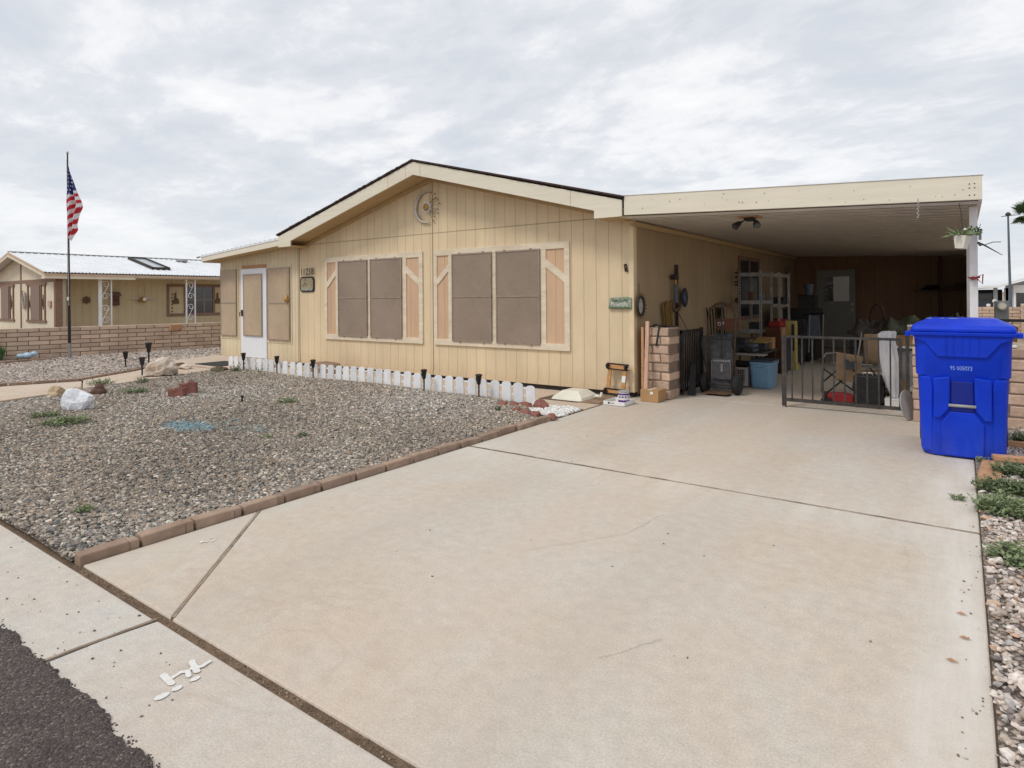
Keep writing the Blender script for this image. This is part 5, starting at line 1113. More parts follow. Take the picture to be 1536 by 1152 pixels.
# palm
random.seed(4)
pa = thing('palm_tree', 'fan palm whose green crown reaches in at the right edge', 'palm tree', (3.0, 42, 0))
MB().tube([(3.0, 42, 0), (3.02, 42, 3), (2.98, 42, 5.3)], [.24, .18, .17], 12).build('trunk', 'trunk', pa)
g = MB()
for i in range(46):
    a = random.uniform(0, 2 * PI); el = random.uniform(-.7, 1.35); L = random.uniform(.75, 1.15)
    d = Vector((math.cos(a) * math.cos(el), math.sin(a) * math.cos(el), math.sin(el))); c = Vector((2.98, 42, 5.45)); q = c + d * L * .55
    g.tube([c, q], [.02, .012], 4); s_ = d.cross(Vector((0, 0, 1))).normalized(); u_ = s_.cross(d)
    for k in range(15):
        t = (k - 7) / 7 * 1.35; v = (d * math.cos(t) + s_ * math.sin(t)).normalized(); tip = q + v * L * .62 * (1 - .25 * abs(t)) + Vector((0, 0, -.10 - .16 * abs(t))); sd_ = v.cross(u_) * .035
        m_ = (q + tip) / 2 + Vector((0, 0, .03)); g.quad(q, m_ - sd_, tip, m_ + sd_)
g.build('crown', 'palm', pa)
# ================================================================ far low horizon line
g = MB(); pts = []
random.seed(9)
for i in range(60):
    x = -900 + i * 30; g.box(x, x + random.uniform(12, 26), 700 + random.uniform(-60, 60), 720, 0, random.uniform(2.5, 5))
tag(g.build('far_town', 'eave_tan'), 'thin far line of low roofs along the horizon', 'far buildings', kind='stuff')

# ================================================================ blue wheeled bin
BN = thing('wheeled_bin', 'big bright blue wheeled rubbish bin with lid shut, at the right edge of the driveway', 'wheelie bin', (0.0, 6.95, 0))
bx, by = 0.0, 6.87
def rsec(hw, hd, r, z, n=6, dy=0):
    out = []
    for sx, sy, a0 in ((1, 1, 0), (-1, 1, PI / 2), (-1, -1, PI), (1, -1, 3 * PI / 2)):
        for k in range(n + 1):
            a = a0 + k * PI / 2 / n; out.append((bx + sx * (hw - r) + r * math.cos(a), by + dy + sy * (hd - r) + r * math.sin(a), z))
    return out
def loft(secs, cap=True):
    g = MB(); n = len(secs[0]); vs = [p for s_ in secs for p in s_]; fs = [(i * n + k, i * n + (k + 1) % n, (i + 1) * n + (k + 1) % n, (i + 1) * n + k) for i in range(len(secs) - 1) for k in range(n)]
    if cap: fs += [tuple(range(n - 1, -1, -1)), tuple((len(secs) - 1) * n + k for k in range(n))]
    g._add(vs, fs); return g
g = loft([rsec(.288, .335, .13, .010), rsec(.300, .345, .13, .05), rsec(.316, .366, .12, .62), rsec(.320, .372, .12, .690), rsec(.332, .378, .11, .704), rsec(.338, .385, .10, .96), rsec(.345, .39, .09, 1.055)])
Bd = g.build('body', 'bin', BN, smooth=True, bev=0); Bd.data.polygons.foreach_set('use_smooth', [True] * len(Bd.data.polygons))
md = Bd.modifiers.new('e', 'EDGE_SPLIT'); md.split_angle = rad(35)
yfz = lambda z: by - (.334 + (z - .015) * .056)
# protruding lower centre panel with the hook recess
g = MB()
zt2, zt1 = .66, .34
fp_ = lambda x, z, d=0: (x, yfz(z) - .014 - d, z)
g.poly([fp_(-.145, .018, .012), fp_(.145, .018, .012), fp_(.15, .30, .012), fp_(.085, .40, .004), fp_(-.085, .40, .004), fp_(-.15, .30, .012)], (0, .03, 0)); g.build('front_panel', 'bin', BN, bev=.010)
for sx in (-1, 1):
    g = MB(); g.poly([fp_(sx * .092, .42, .022), fp_(sx * .155, .335, .022), fp_(sx * .20, .335, .016), fp_(sx * .20, .68, .016), fp_(sx * .082, .70, .022), fp_(sx * .085, .5, .022)], (0, .04, 0)); g.build('front_column', 'bin', BN, bev=.012, seg=3)
g = MB(); g.poly([fp_(-.082, .40, .003), fp_(.082, .40, .003), fp_(.076, .66, .003), fp_(-.076, .66, .003)], (0, .02, 0)); g.build('hook_recess', 'bin_recess_shade', BN, bev=.006)
g = MB(); g.tube([(-.095, yfz(.44) - .038, .455), (.095, yfz(.44) - .038, .455)], .0125, 12); g.build('lift_bar', 'grey_plastic', BN, smooth=True, bev=0)
for sx in (-1, 1):
    g = MB(); g.poly([(sx * .285, yfz(.05) + .02, .03), (sx * .21, yfz(.05) - .006, .03), (sx * .195, yfz(.6) - .006, .60), (sx * .22, yfz(.69) - .012, .69), (sx * .30, yfz(.69) + .02, .69)], (0, .05, 0)); g.build('side_bulge', 'bin', BN, bev=.018, seg=3)
g = MB(); g.poly([(-.19, by - .377, .90), (.19, by - .377, .90), (.185, by - .372, .74), (.14, by - .362, .66), (-.14, by - .362, .66), (-.185, by - .372, .74)], (0, .05, 0)); g.build('centre_plate', 'bin', BN, bev=.012)
# apron under the rim
ya = by - .405
g = MB(); g.poly([(-.36, ya, 1.055), (.36, ya, 1.055), (.33, ya, 1.02), (.26, ya, .985), (.17, ya, .865), (-.17, ya, .865), (-.26, ya, .985), (-.33, ya, 1.02)], (0, .07, 0)); g.build('apron', 'bin', BN, bev=.008)
g = MB()
for x in (-.115, -.105, -.06, .0, .05, .112): g.box(x, x + .006, ya - .004, ya + .01, .88, 1.04)
g.build('apron_rib', 'bin', BN, bev=.002)
g = loft([rsec(.385, .425, .06, 1.045), rsec(.388, .43, .06, 1.075)]); g.build('rim', 'bin', BN, bev=.006)
for sx in (-1, 1):
    g = MB(); g.box(sx * .385 - .02, sx * .385 + .02, by - .40, by - .28, 1.035, 1.08); g.build('handle', 'bin', BN, bev=.008)
g = loft([rsec(.365, .41, .05, 1.078), rsec(.365, .41, .05, 1.105), rsec(.350, .385, .05, 1.135), rsec(.335, .36, .05, 1.136), rsec(.255, .27, .05, 1.178, dy=.06), rsec(.245, .26, .05, 1.182, dy=.06)])
Ld = g.build('lid', 'bin', BN, bev=.008, seg=3)
for sx, (xa, w_) in ((0, (-.06, .085)), (1, (-.24, .05)), (2, (-.14, .03))):
    g = MB(); g.quad(*[(xa + w_ * .5 * math.cos(k * PI / 6), by - .10 + .06 * math.sin(k * PI / 6), 1.1845) for k in range(12)]); g.build('scuff', 'bin_wear', Ld)
for sx in (-1, 1): MB().cyl((sx * .27, by + .36, .13), (sx * .33, by + .36, .13), .13, 20).build('wheel', 'rubber', BN)
nm = text_mb('95 005073', (-.005, yfz(.77) - .050, .775), (1, 0, 0), (0, 0, 1), .048, .001, sx=.75)
mm = mat('stamped_number', (.30, .42, .80), .6, 90, .5, dirt=((.01, .05, .5), .9)); nm.build('stamped_number', mm, BN)

# ================================================================ iron gates
def gate(name, label, x0, x1, y, z0, z1, n, m):
    G_ = thing(name, label, 'gate', ((x0 + x1) / 2, y, 0))
    MB().box(x0, x1, y - .014, y + .014, z1 - .03, z1).build('top_rail', m, G_); MB().box(x0, x1, y - .016, y + .016, z0, z0 + .04).build('bottom_rail', m, G_)
    for x, w_, d in ((x0, .035, -.06), (x1 - .035, .035, 0)): MB().box(x, x + w_, y - .0175, y + .0175, z0 + d, z1 + .002).build('stile', m, G_)
    for i in range(n):
        x = x0 + (x1 - x0) * (i + 1) / (n + 1); MB().box(x - .008, x + .008, y - .008, y + .008, z0 + .04, z1 - .03).build('bar', m, G_)
    return G_
GA = gate('iron_gate', 'closed dark iron gate leaf with thin vertical bars across the carport', -1.84, -.55, 8.36, .075, .90, 10, 'gate_metal')
MB().box(-1.80, -1.785, 8.34, 8.35, .0, .9).build('drop_bolt', 'gate_metal', GA)
g = MB(); g.box(-.518, -.482, 8.34, 8.376, 0, .93); g.box(-.55, -.518, 8.35, 8.37, .12, .15); g.box(-.55, -.518, 8.35, 8.37, .75, .78); tag(g.build('gate_post', 'gate_metal'), 'dark iron hinge post between the closed gate leaf and the right pillar', 'gate post')
OG = thing('iron_gate', 'black iron gate leaf swung open beside the left block pillar', 'gate', (-3.17, 8.8, 0))
yA, yB = 8.42, 9.28
MB().box(-3.19, -3.155, yA, yB, .88, .92).build('top_rail', 'black', OG); MB().box(-3.19, -3.155, yA, yB, .06, .10).build('bottom_rail', 'black', OG)
for y in (yA, yB - .035): MB().box(-3.195, -3.15, y, y + .04, .03, .93).build('stile', 'black', OG)
for i in range(10): y = yA + .08 + i * .075; MB().box(-3.18, -3.164, y, y + .016, .10, .88).build('bar', 'black', OG)
g = MB()
for z in (.2, .38, .55, .72, .85): g.cyl((-3.15, yA, z), (-3.13, yA - .02, z), .018, 8)
g.build('hinge', 'black', OG)
o = MB().poly([(-3.14, 8.56, 0), (-3.05, 8.60, 0), (-3.09, 8.74, .44), (-3.145, 8.72, .44)], (0, .05, 0)); tag(o.build('rubber_wedge', 'rubber', bev=.006), 'black wedge shaped stand leaning before the open iron gate', 'stand')
# black strap on the pillar, tile on it
g = MB()
for a, b, c in (((-3.5, 8.10, .985), (-3.35, 8.2, 1.0), (-3.22, 8.12, .985)), ((-3.48, 8.2, .98), (-3.4, 8.08, 1.02), (-3.3, 8.1, .985))):
    g.tube([a, tuple((a[i] + b[i]) / 2 + (.015 if i == 2 else 0) for i in range(3)), b, c], .012, 6)
g.beam((-3.34, 8.06, .99), (-3.38, 8.04, .72), .025, .006, up=(0, 1, 0)); g.beam((-3.28, 8.15, 1.03), (-3.34, 8.05, .98), .03, .006)
tag(g.build('ratchet_strap', 'black'), 'black strap coiled on top of the left block pillar with its end hanging down', 'strap')
g = MB(); g.box(-3.36, -3.22, 8.2, 8.42, .972, .99); tag(g.build('flat_tray', 'dark_clutter'), 'flat dark tray lying on top of the left block pillar', 'tray')
# planks leaning at the corner
g = MB(); g.beam((-3.46, 7.86, 0), (-3.50, 8.04, 1.06), .05, .03, up=(0, 1, 0)); tag(g.build('leaning_plank', 'plank_pale'), 'pale reddish plank leaning between house corner and block pillar', 'plank')
g = MB(); g.beam((-3.53, 7.93, 0), (-3.57, 8.03, .98), .035, .025, up=(0, 1, 0)); tag(g.build('leaning_plank', 'raw_wood'), 'thin brown strip of wood leaning behind the pale plank', 'plank')
# dolly
dl = thing('furniture_dolly', 'wooden furniture dolly with black padded ends leaning on the front wall', 'dolly', (-3.92, 7.9, 0))
tilt = Matrix.Translation((-3.90, 7.84, .0)) @ Matrix.Rotation(rad(-10), 4, 'X') @ Matrix.Rotation(rad(2), 4, 'Y')
def T_(g): g.v = [tuple(tilt @ Vector(v)) for v in g.v]; return g
for x, s in ((-.125, 1), (.105, -1)): T_(MB().box(x - .028, x + .028, -.012, .012, .08, .45)).build('side_board', 'wood', dl, bev=.003)
for z in (.08, .43):
    T_(MB().box(-.16, .14, -.02, .02, z - .04, z + .04)).build('end_board', 'wood', dl, bev=.004)
    g = MB(); g.box(-.17, .15, -.028, .024, z - .046, z - .02 if z < .2 else z - .03); g.box(-.17, .15, -.028, .024, z + .025, z + .045); T_(g).build('rubber_pad', 'rubber', dl, bev=.006)
    for x in (-.15, .13):
        c = T_(MB().cyl((x - .012, -.04, z), (x + .012, -.04, z), .038, 14)).build('caster', 'rubber', dl, bev=.004)
        T_(MB().lathe([(.034, 0), (.038, .01), (0, .02)], (x, -.03, z), 10)).build('caster_plate', 'black', c)
T_(MB().box(.075, .13, -.016, -.0125, .22, .31)).build('sticker', 'paper', dl); 
# lid-like vent cover, mat, tray, can, carton
vc = thing('vent_cover', 'cream plastic ribbed vent cover lying on the patio by the wall', 'vent cover', (-4.35, 7.45, .012))
g = MB()
cs = lambda x0, x1, y0, y1, z: [(x0, y0, z), (x1, y0, z), (x1, y1, z), (x0, y1, z)]
s1, s2, s3 = cs(-4.56, -4.08, 7.22, 7.70, .014), cs(-4.54, -4.10, 7.24, 7.68, .055), cs(-4.44, -4.20, 7.34, 7.60, .13)
g._add(s1 + s2 + s3, [(0, 1, 5, 4), (1, 2, 6, 5), (2, 3, 7, 6), (3, 0, 4, 7), (4, 5, 9, 8), (5, 6, 10, 9), (6, 7, 11, 10), (7, 4, 8, 11), (8, 9, 10, 11)]); g.build('cover', 'cream_plastic', vc, bev=.008)
for i in range(6):
    x = -4.46 + i * .05; MB().beam((x, 7.25, .062), (x + .015, 7.345, .128), .012, .008).build('rib', 'cream_plastic', vc)
g = MB(); g.tube([(-4.05, 7.5, .03), (-4.0, 7.47, .07), (-3.95, 7.5, .05), (-3.96, 7.55, .10)], .018, 8); tag(g.build('pipe_elbow', 'cream_plastic', smooth=True), 'small cream plastic fitting beside the vent cover', 'fitting')
tag(MB().box(-4.12, -3.83, 7.22, 7.86, .005, .022).build('paving_mat', 'stone_slab', bev=.005), 'flat brown mat on the patio under the dolly', 'mat')
tag(MB().box(-4.74, -4.13, 7.18, 7.82, .005, .010).build('dark_mat', mat('dark_brown_mat', (.14, .09, .055), .9, 20, .3)), 'darker thin mat under the cream vent cover', 'mat')
tr = thing('carton_tray', 'shallow white carton tray holding the purple can', 'carton tray', (-3.62, 7.42, 0))
g = MB(); g.box(-3.78, -3.48, 7.25, 7.58, .006, .012); g.box(-3.78, -3.48, 7.25, 7.256, .012, .055); g.box(-3.78, -3.48, 7.574, 7.58, .012, .055); g.box(-3.78, -3.774, 7.256, 7.574, .012, .055); g.box(-3.486, -3.48, 7.256, 7.574, .012, .055); g.build('tray', 'paper', tr)
g = MB(); g.cyl((-3.70, 7.2475, .033), (-3.70, 7.2495, .033), .014, 12); g.box(-3.68, -3.62, 7.2475, 7.2495, .030, .036); g.build('print', 'dark_iron', tr)
cn = thing('purple_can', 'round purple and white printed can standing in the carton tray', 'can', (-3.56, 7.40, .012))
MB().lathe([(.0, 0), (.070, 0), (.072, .006), (.072, .155), (.0, .155)], (-3.56, 7.40, .013), 24).build('body', 'paper', cn, bev=0)
for z0, z1 in ((.022, .055), (.085, .105), (.118, .140)): MB().lathe([(.0735, z0), (.0735, z1)], (-3.56, 7.40, .013), 24).build('band', 'purple', cn)
g = MB()
for k in range(12): a = k * PI / 6; g.cbox((-3.56 + .0745 * math.cos(a), 7.40 + .0745 * math.sin(a), .108), (.012, .012, .014))
g.build('dot', 'paper', cn); MB().lathe([(.076, .150), (.076, .166), (.06, .170), (0, .170)], (-3.56, 7.40, .013), 24).build('lid', 'grey_plastic', cn)
cb_ = thing('cardboard_box', 'small closed brown cardboard box on the ground before the left pillar', 'box', (-3.38, 7.88, 0), rz=0)
MB().box(-3.49, -3.24, 7.76, 8.02, .003, .16).build('carton', 'cardboard', cb_, bev=.002); MB().box(-3.35, -3.31, 7.755, 7.7595, .105, .14).build('label', 'paper', cb_); MB().box(-3.39, -3.35, 7.757, 8.02, .1605, .162).build('tape', 'cream_plastic', cb_)

# ================================================================ carport contents
# hand truck with a charcoal bag behind
ht = thing('hand_truck', 'brown hooped hand truck with two fat black tyres standing in the carport', 'hand truck', (-2.8, 8.95, 0))
g = MB(); hoop = [(-2.98, 8.99, .10), (-2.99, 9.03, 1.0)] + [(-2.80 - .19 * math.cos(a), 9.05, 1.10 + .20 * math.sin(a)) for a in np.linspace(0, PI, 13)] + [(-2.61, 9.03, 1.0), (-2.62, 8.99, .10)]
g.tube(hoop, .017, 8); g.build('frame', mat('brown_paint', (.06, .032, .018), .5, 20, .4), ht, smooth=True)
g = MB(); g.tube([(-2.80, 9.05, 1.29), (-2.80, 9.01, .25)], .011, 6)
for z in (.25, .78): g.tube([(-2.985, 9.01, z), (-2.62, 9.01, z)], .009, 6)
g.build('brace', 'dark_iron', ht)
MB().tube([(-3.0, 8.98, .13), (-2.6, 8.98, .13)], .012, 8).build('axle', 'dark_iron', ht); MB().box(-2.97, -2.63, 8.72, 8.98, .03, .042).build('toe_plate', 'rust', ht)
for x in (-3.03, -2.57):
    W = MB().lathe([(.06, -.04), (.12, -.048), (.142, -.025), (.145, 0), (.142, .025), (.12, .048), (.06, .04)], (0, 0, 0), 22); W.v = [(x + z, 8.98 + a, .145 + b) for a, b, z in W.v]; W_ = W.build('wheel', 'rubber', ht, smooth=True)
    H2 = MB().cyl((x - .03, 8.98, .145), (x + .03, 8.98, .145), .062, 14).build('rim', 'silver', W_)
bgm = thing('equipment_bag', 'tall charcoal fabric bag leaning behind the hand truck', 'bag', (-2.88, 9.15, 0))
g = MB(); rows = []
for z, x0, x1, y0, y1 in ((.06, -3.03, -2.63, 9.02, 9.25), (.3, -3.05, -2.65, 9.04, 9.3), (.55, -3.12, -2.70, 9.08, 9.32), (.70, -3.16, -2.74, 9.12, 9.36), (.79, -3.15, -2.82, 9.15, 9.38), (.80, -3.08, -2.9, 9.2, 9.32)):
    n = 16; rows.append([((x0 + x1) / 2 + (x1 - x0) / 2 * max(-1, min(1, 1.25 * math.cos(k * 2 * PI / n))), (y0 + y1) / 2 + (y1 - y0) / 2 * max(-1, min(1, 1.25 * math.sin(k * 2 * PI / n))), z + .015 * math.sin(k * 2)) for k in range(n)])
vs = [p for r in rows for p in r]; n = 16; g._add(vs, [(i * n + k, i * n + (k + 1) % n, (i + 1) * n + (k + 1) % n, (i + 1) * n + k) for i in range(5) for k in range(n)] + [tuple(5 * n + k for k in range(n))]); g.build('body', 'bag', bgm, smooth=True)
MB().box(-2.93, -2.67, 8.985, 9.03, .20, .50).build('pocket', 'bag', bgm, bev=.015); g = MB()
for i in range(9): g.box(-2.90 + i * .026, -2.885 + i * .026, 8.978, 8.984, .46 + .004 * (i % 2), .478 + .004 * (i % 3))
for i in range(5): g.box(-2.80, -2.775, 8.978, 8.984, .32 + i * .022, .335 + i * .022)
g.build('lettering', 'grey_plastic', bgm); g = MB(); g.tube([(-2.93, 8.982, .48), (-2.93, 8.982, .2)], .004, 4); g.tube([(-2.67, 8.982, .5), (-2.66, 8.982, .2)], .004, 4); g.build('piping', 'silver', bgm)
sb = MB(); sb.box(-3.0, -2.66, 9.42, 9.45, .90, 1.06); sg2 = thing('lettered_board', 'dark brown board with pale letters behind the hand truck hoop', 'sign', (-2.8, 9.43, .9)); sb.build('board', 'plank_red', sg2); text_mb('OP', (-2.93, 9.415, .98), (1, 0, 0), (0, 0, 1), .075, .002).build('lettering', 'paper', sg2)
# tote
tt = thing('storage_tote', 'light blue plastic storage tote with dark lid on the carport floor', 'storage tote', (-2.45, 9.95, 0))
bx, by = -2.45, 9.97
g = loft([rsec(.135, .19, .03, .005), rsec(.14, .2, .03, .05), rsec(.155, .22, .03, .36), rsec(.165, .23, .03, .365), rsec(.165, .23, .03, .40)]); g.build('body', 'tote', tt, bev=.004)
g = loft([rsec(.172, .24, .03, .402), rsec(.172, .24, .03, .425), rsec(.15, .21, .03, .43)]); g.build('lid', 'tote_lid', tt, bev=.004)
g = MB(); g.box(bx - .05, bx + .05, by - .245, by - .215, .33, .345)
for x in (-.09, .09): g.box(bx + x - .012, bx + x + .012, by - .222, by - .19, .03, .34)
g.build('handle', 'tote', tt, bev=.004)
# white wire crate with red can inside
cr = thing('wire_crate', 'white wire crate on the floor left of the blue tote', 'crate', (-2.78, 9.9, 0))
g = MB()
for (x0, x1, y) in ((-2.98, -2.66, 9.78),):
    for z in (.02, .27): g.box(x0, x1, y, y + .02, z, z + .035)
    for x in (x0, x1 - .03): g.box(x, x + .03, y + .001, y + .019, .055, .27)
    for i in range(9): g.box(x0 + .035 + i * .03, x0 + .040 + i * .03, y + .004, y + .010, .055, .27)
    for i in range(5): g.box(x0 + .03, x1 - .03, y + .011, y + .016, .09 + i * .035, .095 + i * .035)
g.box(-2.66, -2.64, 9.78, 10.1, .02, .305); g.box(-2.98, -2.96, 9.80, 10.1, .02, .305); g.build('frame', 'grey_plastic', cr)
g = MB(); g.lathe([(.0, 0), (.07, 0), (.07, .17), (.03, .2), (.03, .22), (0, .22)], (-2.84, 9.9, .05), 14); tag(g.build('red_can', 'red'), 'red can standing inside the white wire crate', 'can')
# workbench behind with clutter
wb = thing('work_table', 'low dark table crowded with dark clutter along the carport wall', 'table', (-3.1, 10.9, 0))
MB().box(-3.55, -2.62, 10.3, 11.6, .44, .47).build('tabletop', 'dark_iron', wb)
for x in (-3.5, -2.68):
    for y in (10.35, 11.52): MB().box(x, x + .04, y, y + .04, 0, .44).build('leg', 'dark_iron', wb)
rs = random.Random(31)
clut = [('tool_case', 'dark tool case on the low carport table, nearest the hand truck', 'case', -3.3, 10.5, .34, .25, .16, 'dark_clutter'), ('cable_pile', 'black tangled cable lying in front on the low carport table', 'cable', -2.85, 10.45, .3, .2, .10, 'black'), ('small_case', 'slate grey case in the middle of the low carport table', 'case', -2.95, 10.9, .3, .3, .12, 'slate'), ('yellow_sheet', 'pale yellow sheet lying on top of the low carport table', 'sheet', -2.85, 11.2, .34, .4, .015, 'yellow'), ('brown_carton', 'brown carton on the low carport table before the metal shelf', 'box', -2.78, 11.45, .26, .2, .20, 'cardboard_dark')]
for nme, l, c, x, y, a, b, h, m in clut:
    g = MB()
    if nme == 'cable_pile':
        for k in range(6): g.tube([(x + .12 * math.cos(t + k) * (1 - .1 * k), y + .09 * math.sin(t + k), .485 + .012 * k) for t in np.linspace(0, 5.6, 18)], .009, 5)
    elif nme == 'yellow_sheet': g.poly([(x - a / 2, y - b / 2, .60), (x + a / 2, y - b / 2, .595), (x + a / 2 + .03, y + b / 2, .61), (x - a / 2, y + b / 2, .62)], (0, 0, .008))
    else:
        g.box(x - a / 2, x + a / 2, y - b / 2, y + b / 2, .472, .472 + h)
        g.box(x - a / 2 - .004, x + a / 2 + .004, y - b / 2 - .004, y + b / 2 + .004, .472 + h * .6, .472 + h * .66); g.box(x - .04, x + .04, y - b / 2 - .02, y - b / 2 - .004, .472 + h * .4, .472 + h * .5)
    tag(g.build(nme, m, bev=.003), l, c)
tag(MB().box(-3.05, -2.7, 11.05, 11.38, .472, .594).build('low_carton', 'dark_clutter', bev=.004), 'dark box under the pale yellow sheet on the carport table', 'box')
for i, (x, y, z, a, b, c_, m, l) in enumerate(((-3.35, 10.2, 0, .3, .3, .36, 'grey_plastic', 'dull grey bin under the front of the low carport table'), (-2.95, 10.5, 0, .3, .3, .32, 'dark_clutter', 'dark carton under the low carport table'), (-2.80, 10.2, .30, .35, .2, .06, 'dark_clutter', 'black flat case lying over the wire crate'), (-3.0, 9.95, .31, .2, .2, .09, 'red', 'dark red toolbox above the wire crate'))):
    g = MB(); g.box(x - a / 2, x + a / 2, y - b / 2, y + b / 2, z + .003, z + c_); g.box(x - a / 2 - .01, x + a / 2 + .01, y - b / 2 - .01, y + b / 2 + .01, z + c_ * .82, z + c_ * .95); tag(g.build('stored_box', m, bev=.004), l, 'box')
# long tray and papers
tag(MB().box(-3.0, -2.45, 9.95, 10.2, .475, .49).build('metal_tray', 'grey_plastic', bev=.003), 'thin grey tray on the table edge above the blue tote', 'tray')
# slotted angle shelves
def shelf_rack(x0, x1, y0, y1, h, zs, label, m='galv'):
    s_ = thing('shelf_rack', label, 'shelving', ((x0 + x1) / 2, (y0 + y1) / 2, 0))
    for x in (x0, x1 - .04):
        for y in (y0, y1 - .04):
            g = MB(); g.box(x, x + .04, y, y + .003, 0, h); g.box(x if x == x0 else x + .037, (x if x == x0 else x + .037) + .003, y + .003, y + .04, 0, h)
            if y == y0:
                for k in range(int(h / .05)): g.box(x + .013, x + .027, y - .0012, y - .0002, .02 + k * .05, .045 + k * .05, mi=1)
            g.build('upright', [m, 'black'], s_)
    for z in zs:
        g = MB(); g.box(x0 + .003, x1 - .003, y0 + .004, y1 - .004, z, z + .012); g.box(x0 + .04, x1 - .04, y0 - .003, y0 + .003, z - .035, z + .035); g.box(x1 - .003, x1 + .002, y0 + .04, y1 - .04, z - .03, z + .03); g.build('shelf', m, s_)
    return s_
shelf_rack(-3.36, -2.95, 11.85, 12.7, 1.86, (.75, 1.28, 1.79), 'galvanised slotted shelf rack standing nearest along the carport wall')
shelf_rack(-3.09, -2.91, 13.1, 14.0, 1.86, (.7, 1.2, 1.80), 'second galvanised slotted shelf rack behind the first', 'silver')
for i, (x, y, z, a, h, m, l) in enumerate(((-3.1, 12.1, .765, .22, .14, 'dark_clutter', 'dark box on the lower shelf of the nearest rack'), (-2.98, 13.4, 1.215, .2, .15, 'dark_clutter', 'dark box on the middle shelf of the second rack'), (-2.98, 13.3, .715, .25, .22, 'red', 'dull red box on the low shelf of the second rack'), (-2.75, 15.0, 1.1, .35, .3, 'dark_clutter', 'dark bundle stacked behind the second rack'))):
    g = MB(); g.box(x - a / 2, x + a / 2, y - a / 2, y + a / 2, z, z + h); g.box(x - a / 2 - .006, x + a / 2 + .006, y - a / 2 - .006, y + a / 2 + .006, z + h * .75, z + h * .9); tag(g.build('stored_box', m, bev=.004), l, 'box')
dk = thing('storage_cabinet', 'dark cabinet piled with things behind the shelf racks', 'cabinet', (-2.9, 15, 0)); MB().box(-3.3, -2.55, 14.7, 15.6, 0, 1.1).build('carcass', 'dark_iron', dk, bev=.005); MB().box(-3.28, -2.57, 14.68, 14.699, .05, 1.05).build('door', 'dark_clutter', dk)
tag(MB().poly([(-2.95, 11.95, 0), (-2.52, 11.80, 0), (-2.66, 11.95, .82), (-2.92, 12.02, .82)], (.01, .02, 0)).build('leaning_board', 'plank_red'), 'reddish brown board leaning against the shelf rack', 'board')
yl = thing('yellow_stand', 'tall dull yellow plastic panel standing behind the gate left end', 'plastic panel', (-2.6, 12.7, 0))
MB().box(-2.72, -2.52, 12.6, 12.75, .10, .92).build('panel', 'yellow', yl, bev=.02); MB().box(-2.60, -2.55, 12.59, 12.6, .35, .86).build('slot', 'black', yl); MB().box(-2.74, -2.50, 12.56, 12.78, 0, .12).build('foot', 'yellow', yl, bev=.01)
wk = thing('folded_walker', 'grey folded walker with small wheels near the back of the carport', 'walker', (-2.45, 14.3, 0))
MB().poly([(-2.66, 14.3, .55), (-2.38, 14.3, .5), (-2.42, 14.3, .98), (-2.62, 14.3, .98)], (0, .05, 0)).build('seat', 'slate', wk, bev=.01)
for x in (-2.62, -2.36): MB().tube([(x, 14.3, .1), (x + .03, 14.3, 1.0)], .012, 6).build('leg', 'galv', wk)
for x in (-2.62, -2.34):
    MB().cyl((x - .015, 14.3, .10), (x + .015, 14.3, .10), .10, 14).build('wheel', 'rubber', wk)
g = MB(); g.tube([(-2.7, 14.28, 1.0), (-2.32, 14.28, 1.02)], .02, 6); g.build('handle', 'black', wk)
# things on the side wall
wx = XR + .02
g = MB(); rs = random.Random(2)
for k in range(12):
    y0 = 8.92 + rs.uniform(0, .25); w_ = rs.uniform(.10, .18); z1 = 1.30 + rs.uniform(-.03, .04); z0 = .78 + rs.uniform(0, .15)
    g.tube([(wx + .02 + .01 * (k % 4), y0 + w_ * .5 * (1 - math.cos(t)) , (z0 + z1) / 2 + (z1 - z0) / 2 * math.cos(t + .3)) for t in np.linspace(0, 2 * PI, 20)], .011, 6, closed=False)
tag(g.build('cord_coil', 'yellow_cord', smooth=True), 'ochre extension cords hanging in long coils on the carport wall', 'cord')
g = MB(); g.tube([(wx + .05, 9.2, 1.33), (wx + .08, 9.28, 1.18), (wx + .06, 9.5, 1.2), (wx + .04, 9.6, 1.25)], .03, 6); g.tube([(wx + .06, 9.5, 1.12), (wx + .05, 9.9, .85), (wx + .05, 10.3, .55)], .007, 5); tag(g.build('hose_loop', 'rust'), 'brown hose looped over the cords with its end trailing right', 'hose')
tag(MB().box(wx, wx + .03, 9.52, 9.565, .25, 1.90).build('wall_bar', mat('dark_red_bar', (.05, .018, .012), .6, 8, .2)), 'tall dark reddish bar standing against the carport wall', 'bar')
pt = thing('power_tool', 'grey and black long handled tool hanging beside the dark red bar', 'tool', (wx, 9.38, 1.3)); MB().cyl((wx + .05, 9.4, 1.3), (wx + .05, 9.4, 1.58), .035, 10).build('body', 'slate', pt); MB().box(wx + .01, wx + .08, 9.3, 9.46, 1.66, 1.74).build('head', 'black', pt, bev=.01); MB().cyl((wx + .05, 9.4, 1.56), (wx + .05, 9.4, 1.66), .02, 8).build('neck', 'gold', pt)
g = MB(); g.lathe([(.0, 0), (.13, .01), (.14, .03), (.10, .05), (.0, .06)], (0, 0, 0), 16); g.v = [(wx + .03 + z, 9.78 + x * .8, 1.38 + y * 1.15) for x, y, z in g.v]; tag(g.build('baseball_cap', 'tote_lid', smooth=True), 'dark blue round cap hanging on the carport wall', 'cap')
g = MB()
for k in range(7): g.tube([(wx + .03 + .02 * k, 10.9 + .09 * k + .10 * math.sin(t * .5), .95 + .24 * math.cos(t)) for t in np.linspace(0, 2 * PI, 18)], .012, 5)
tag(g.build('hose_coil', 'dark_iron'), 'dark hose hanging in loops beside the pale bag on the carport wall', 'hose')
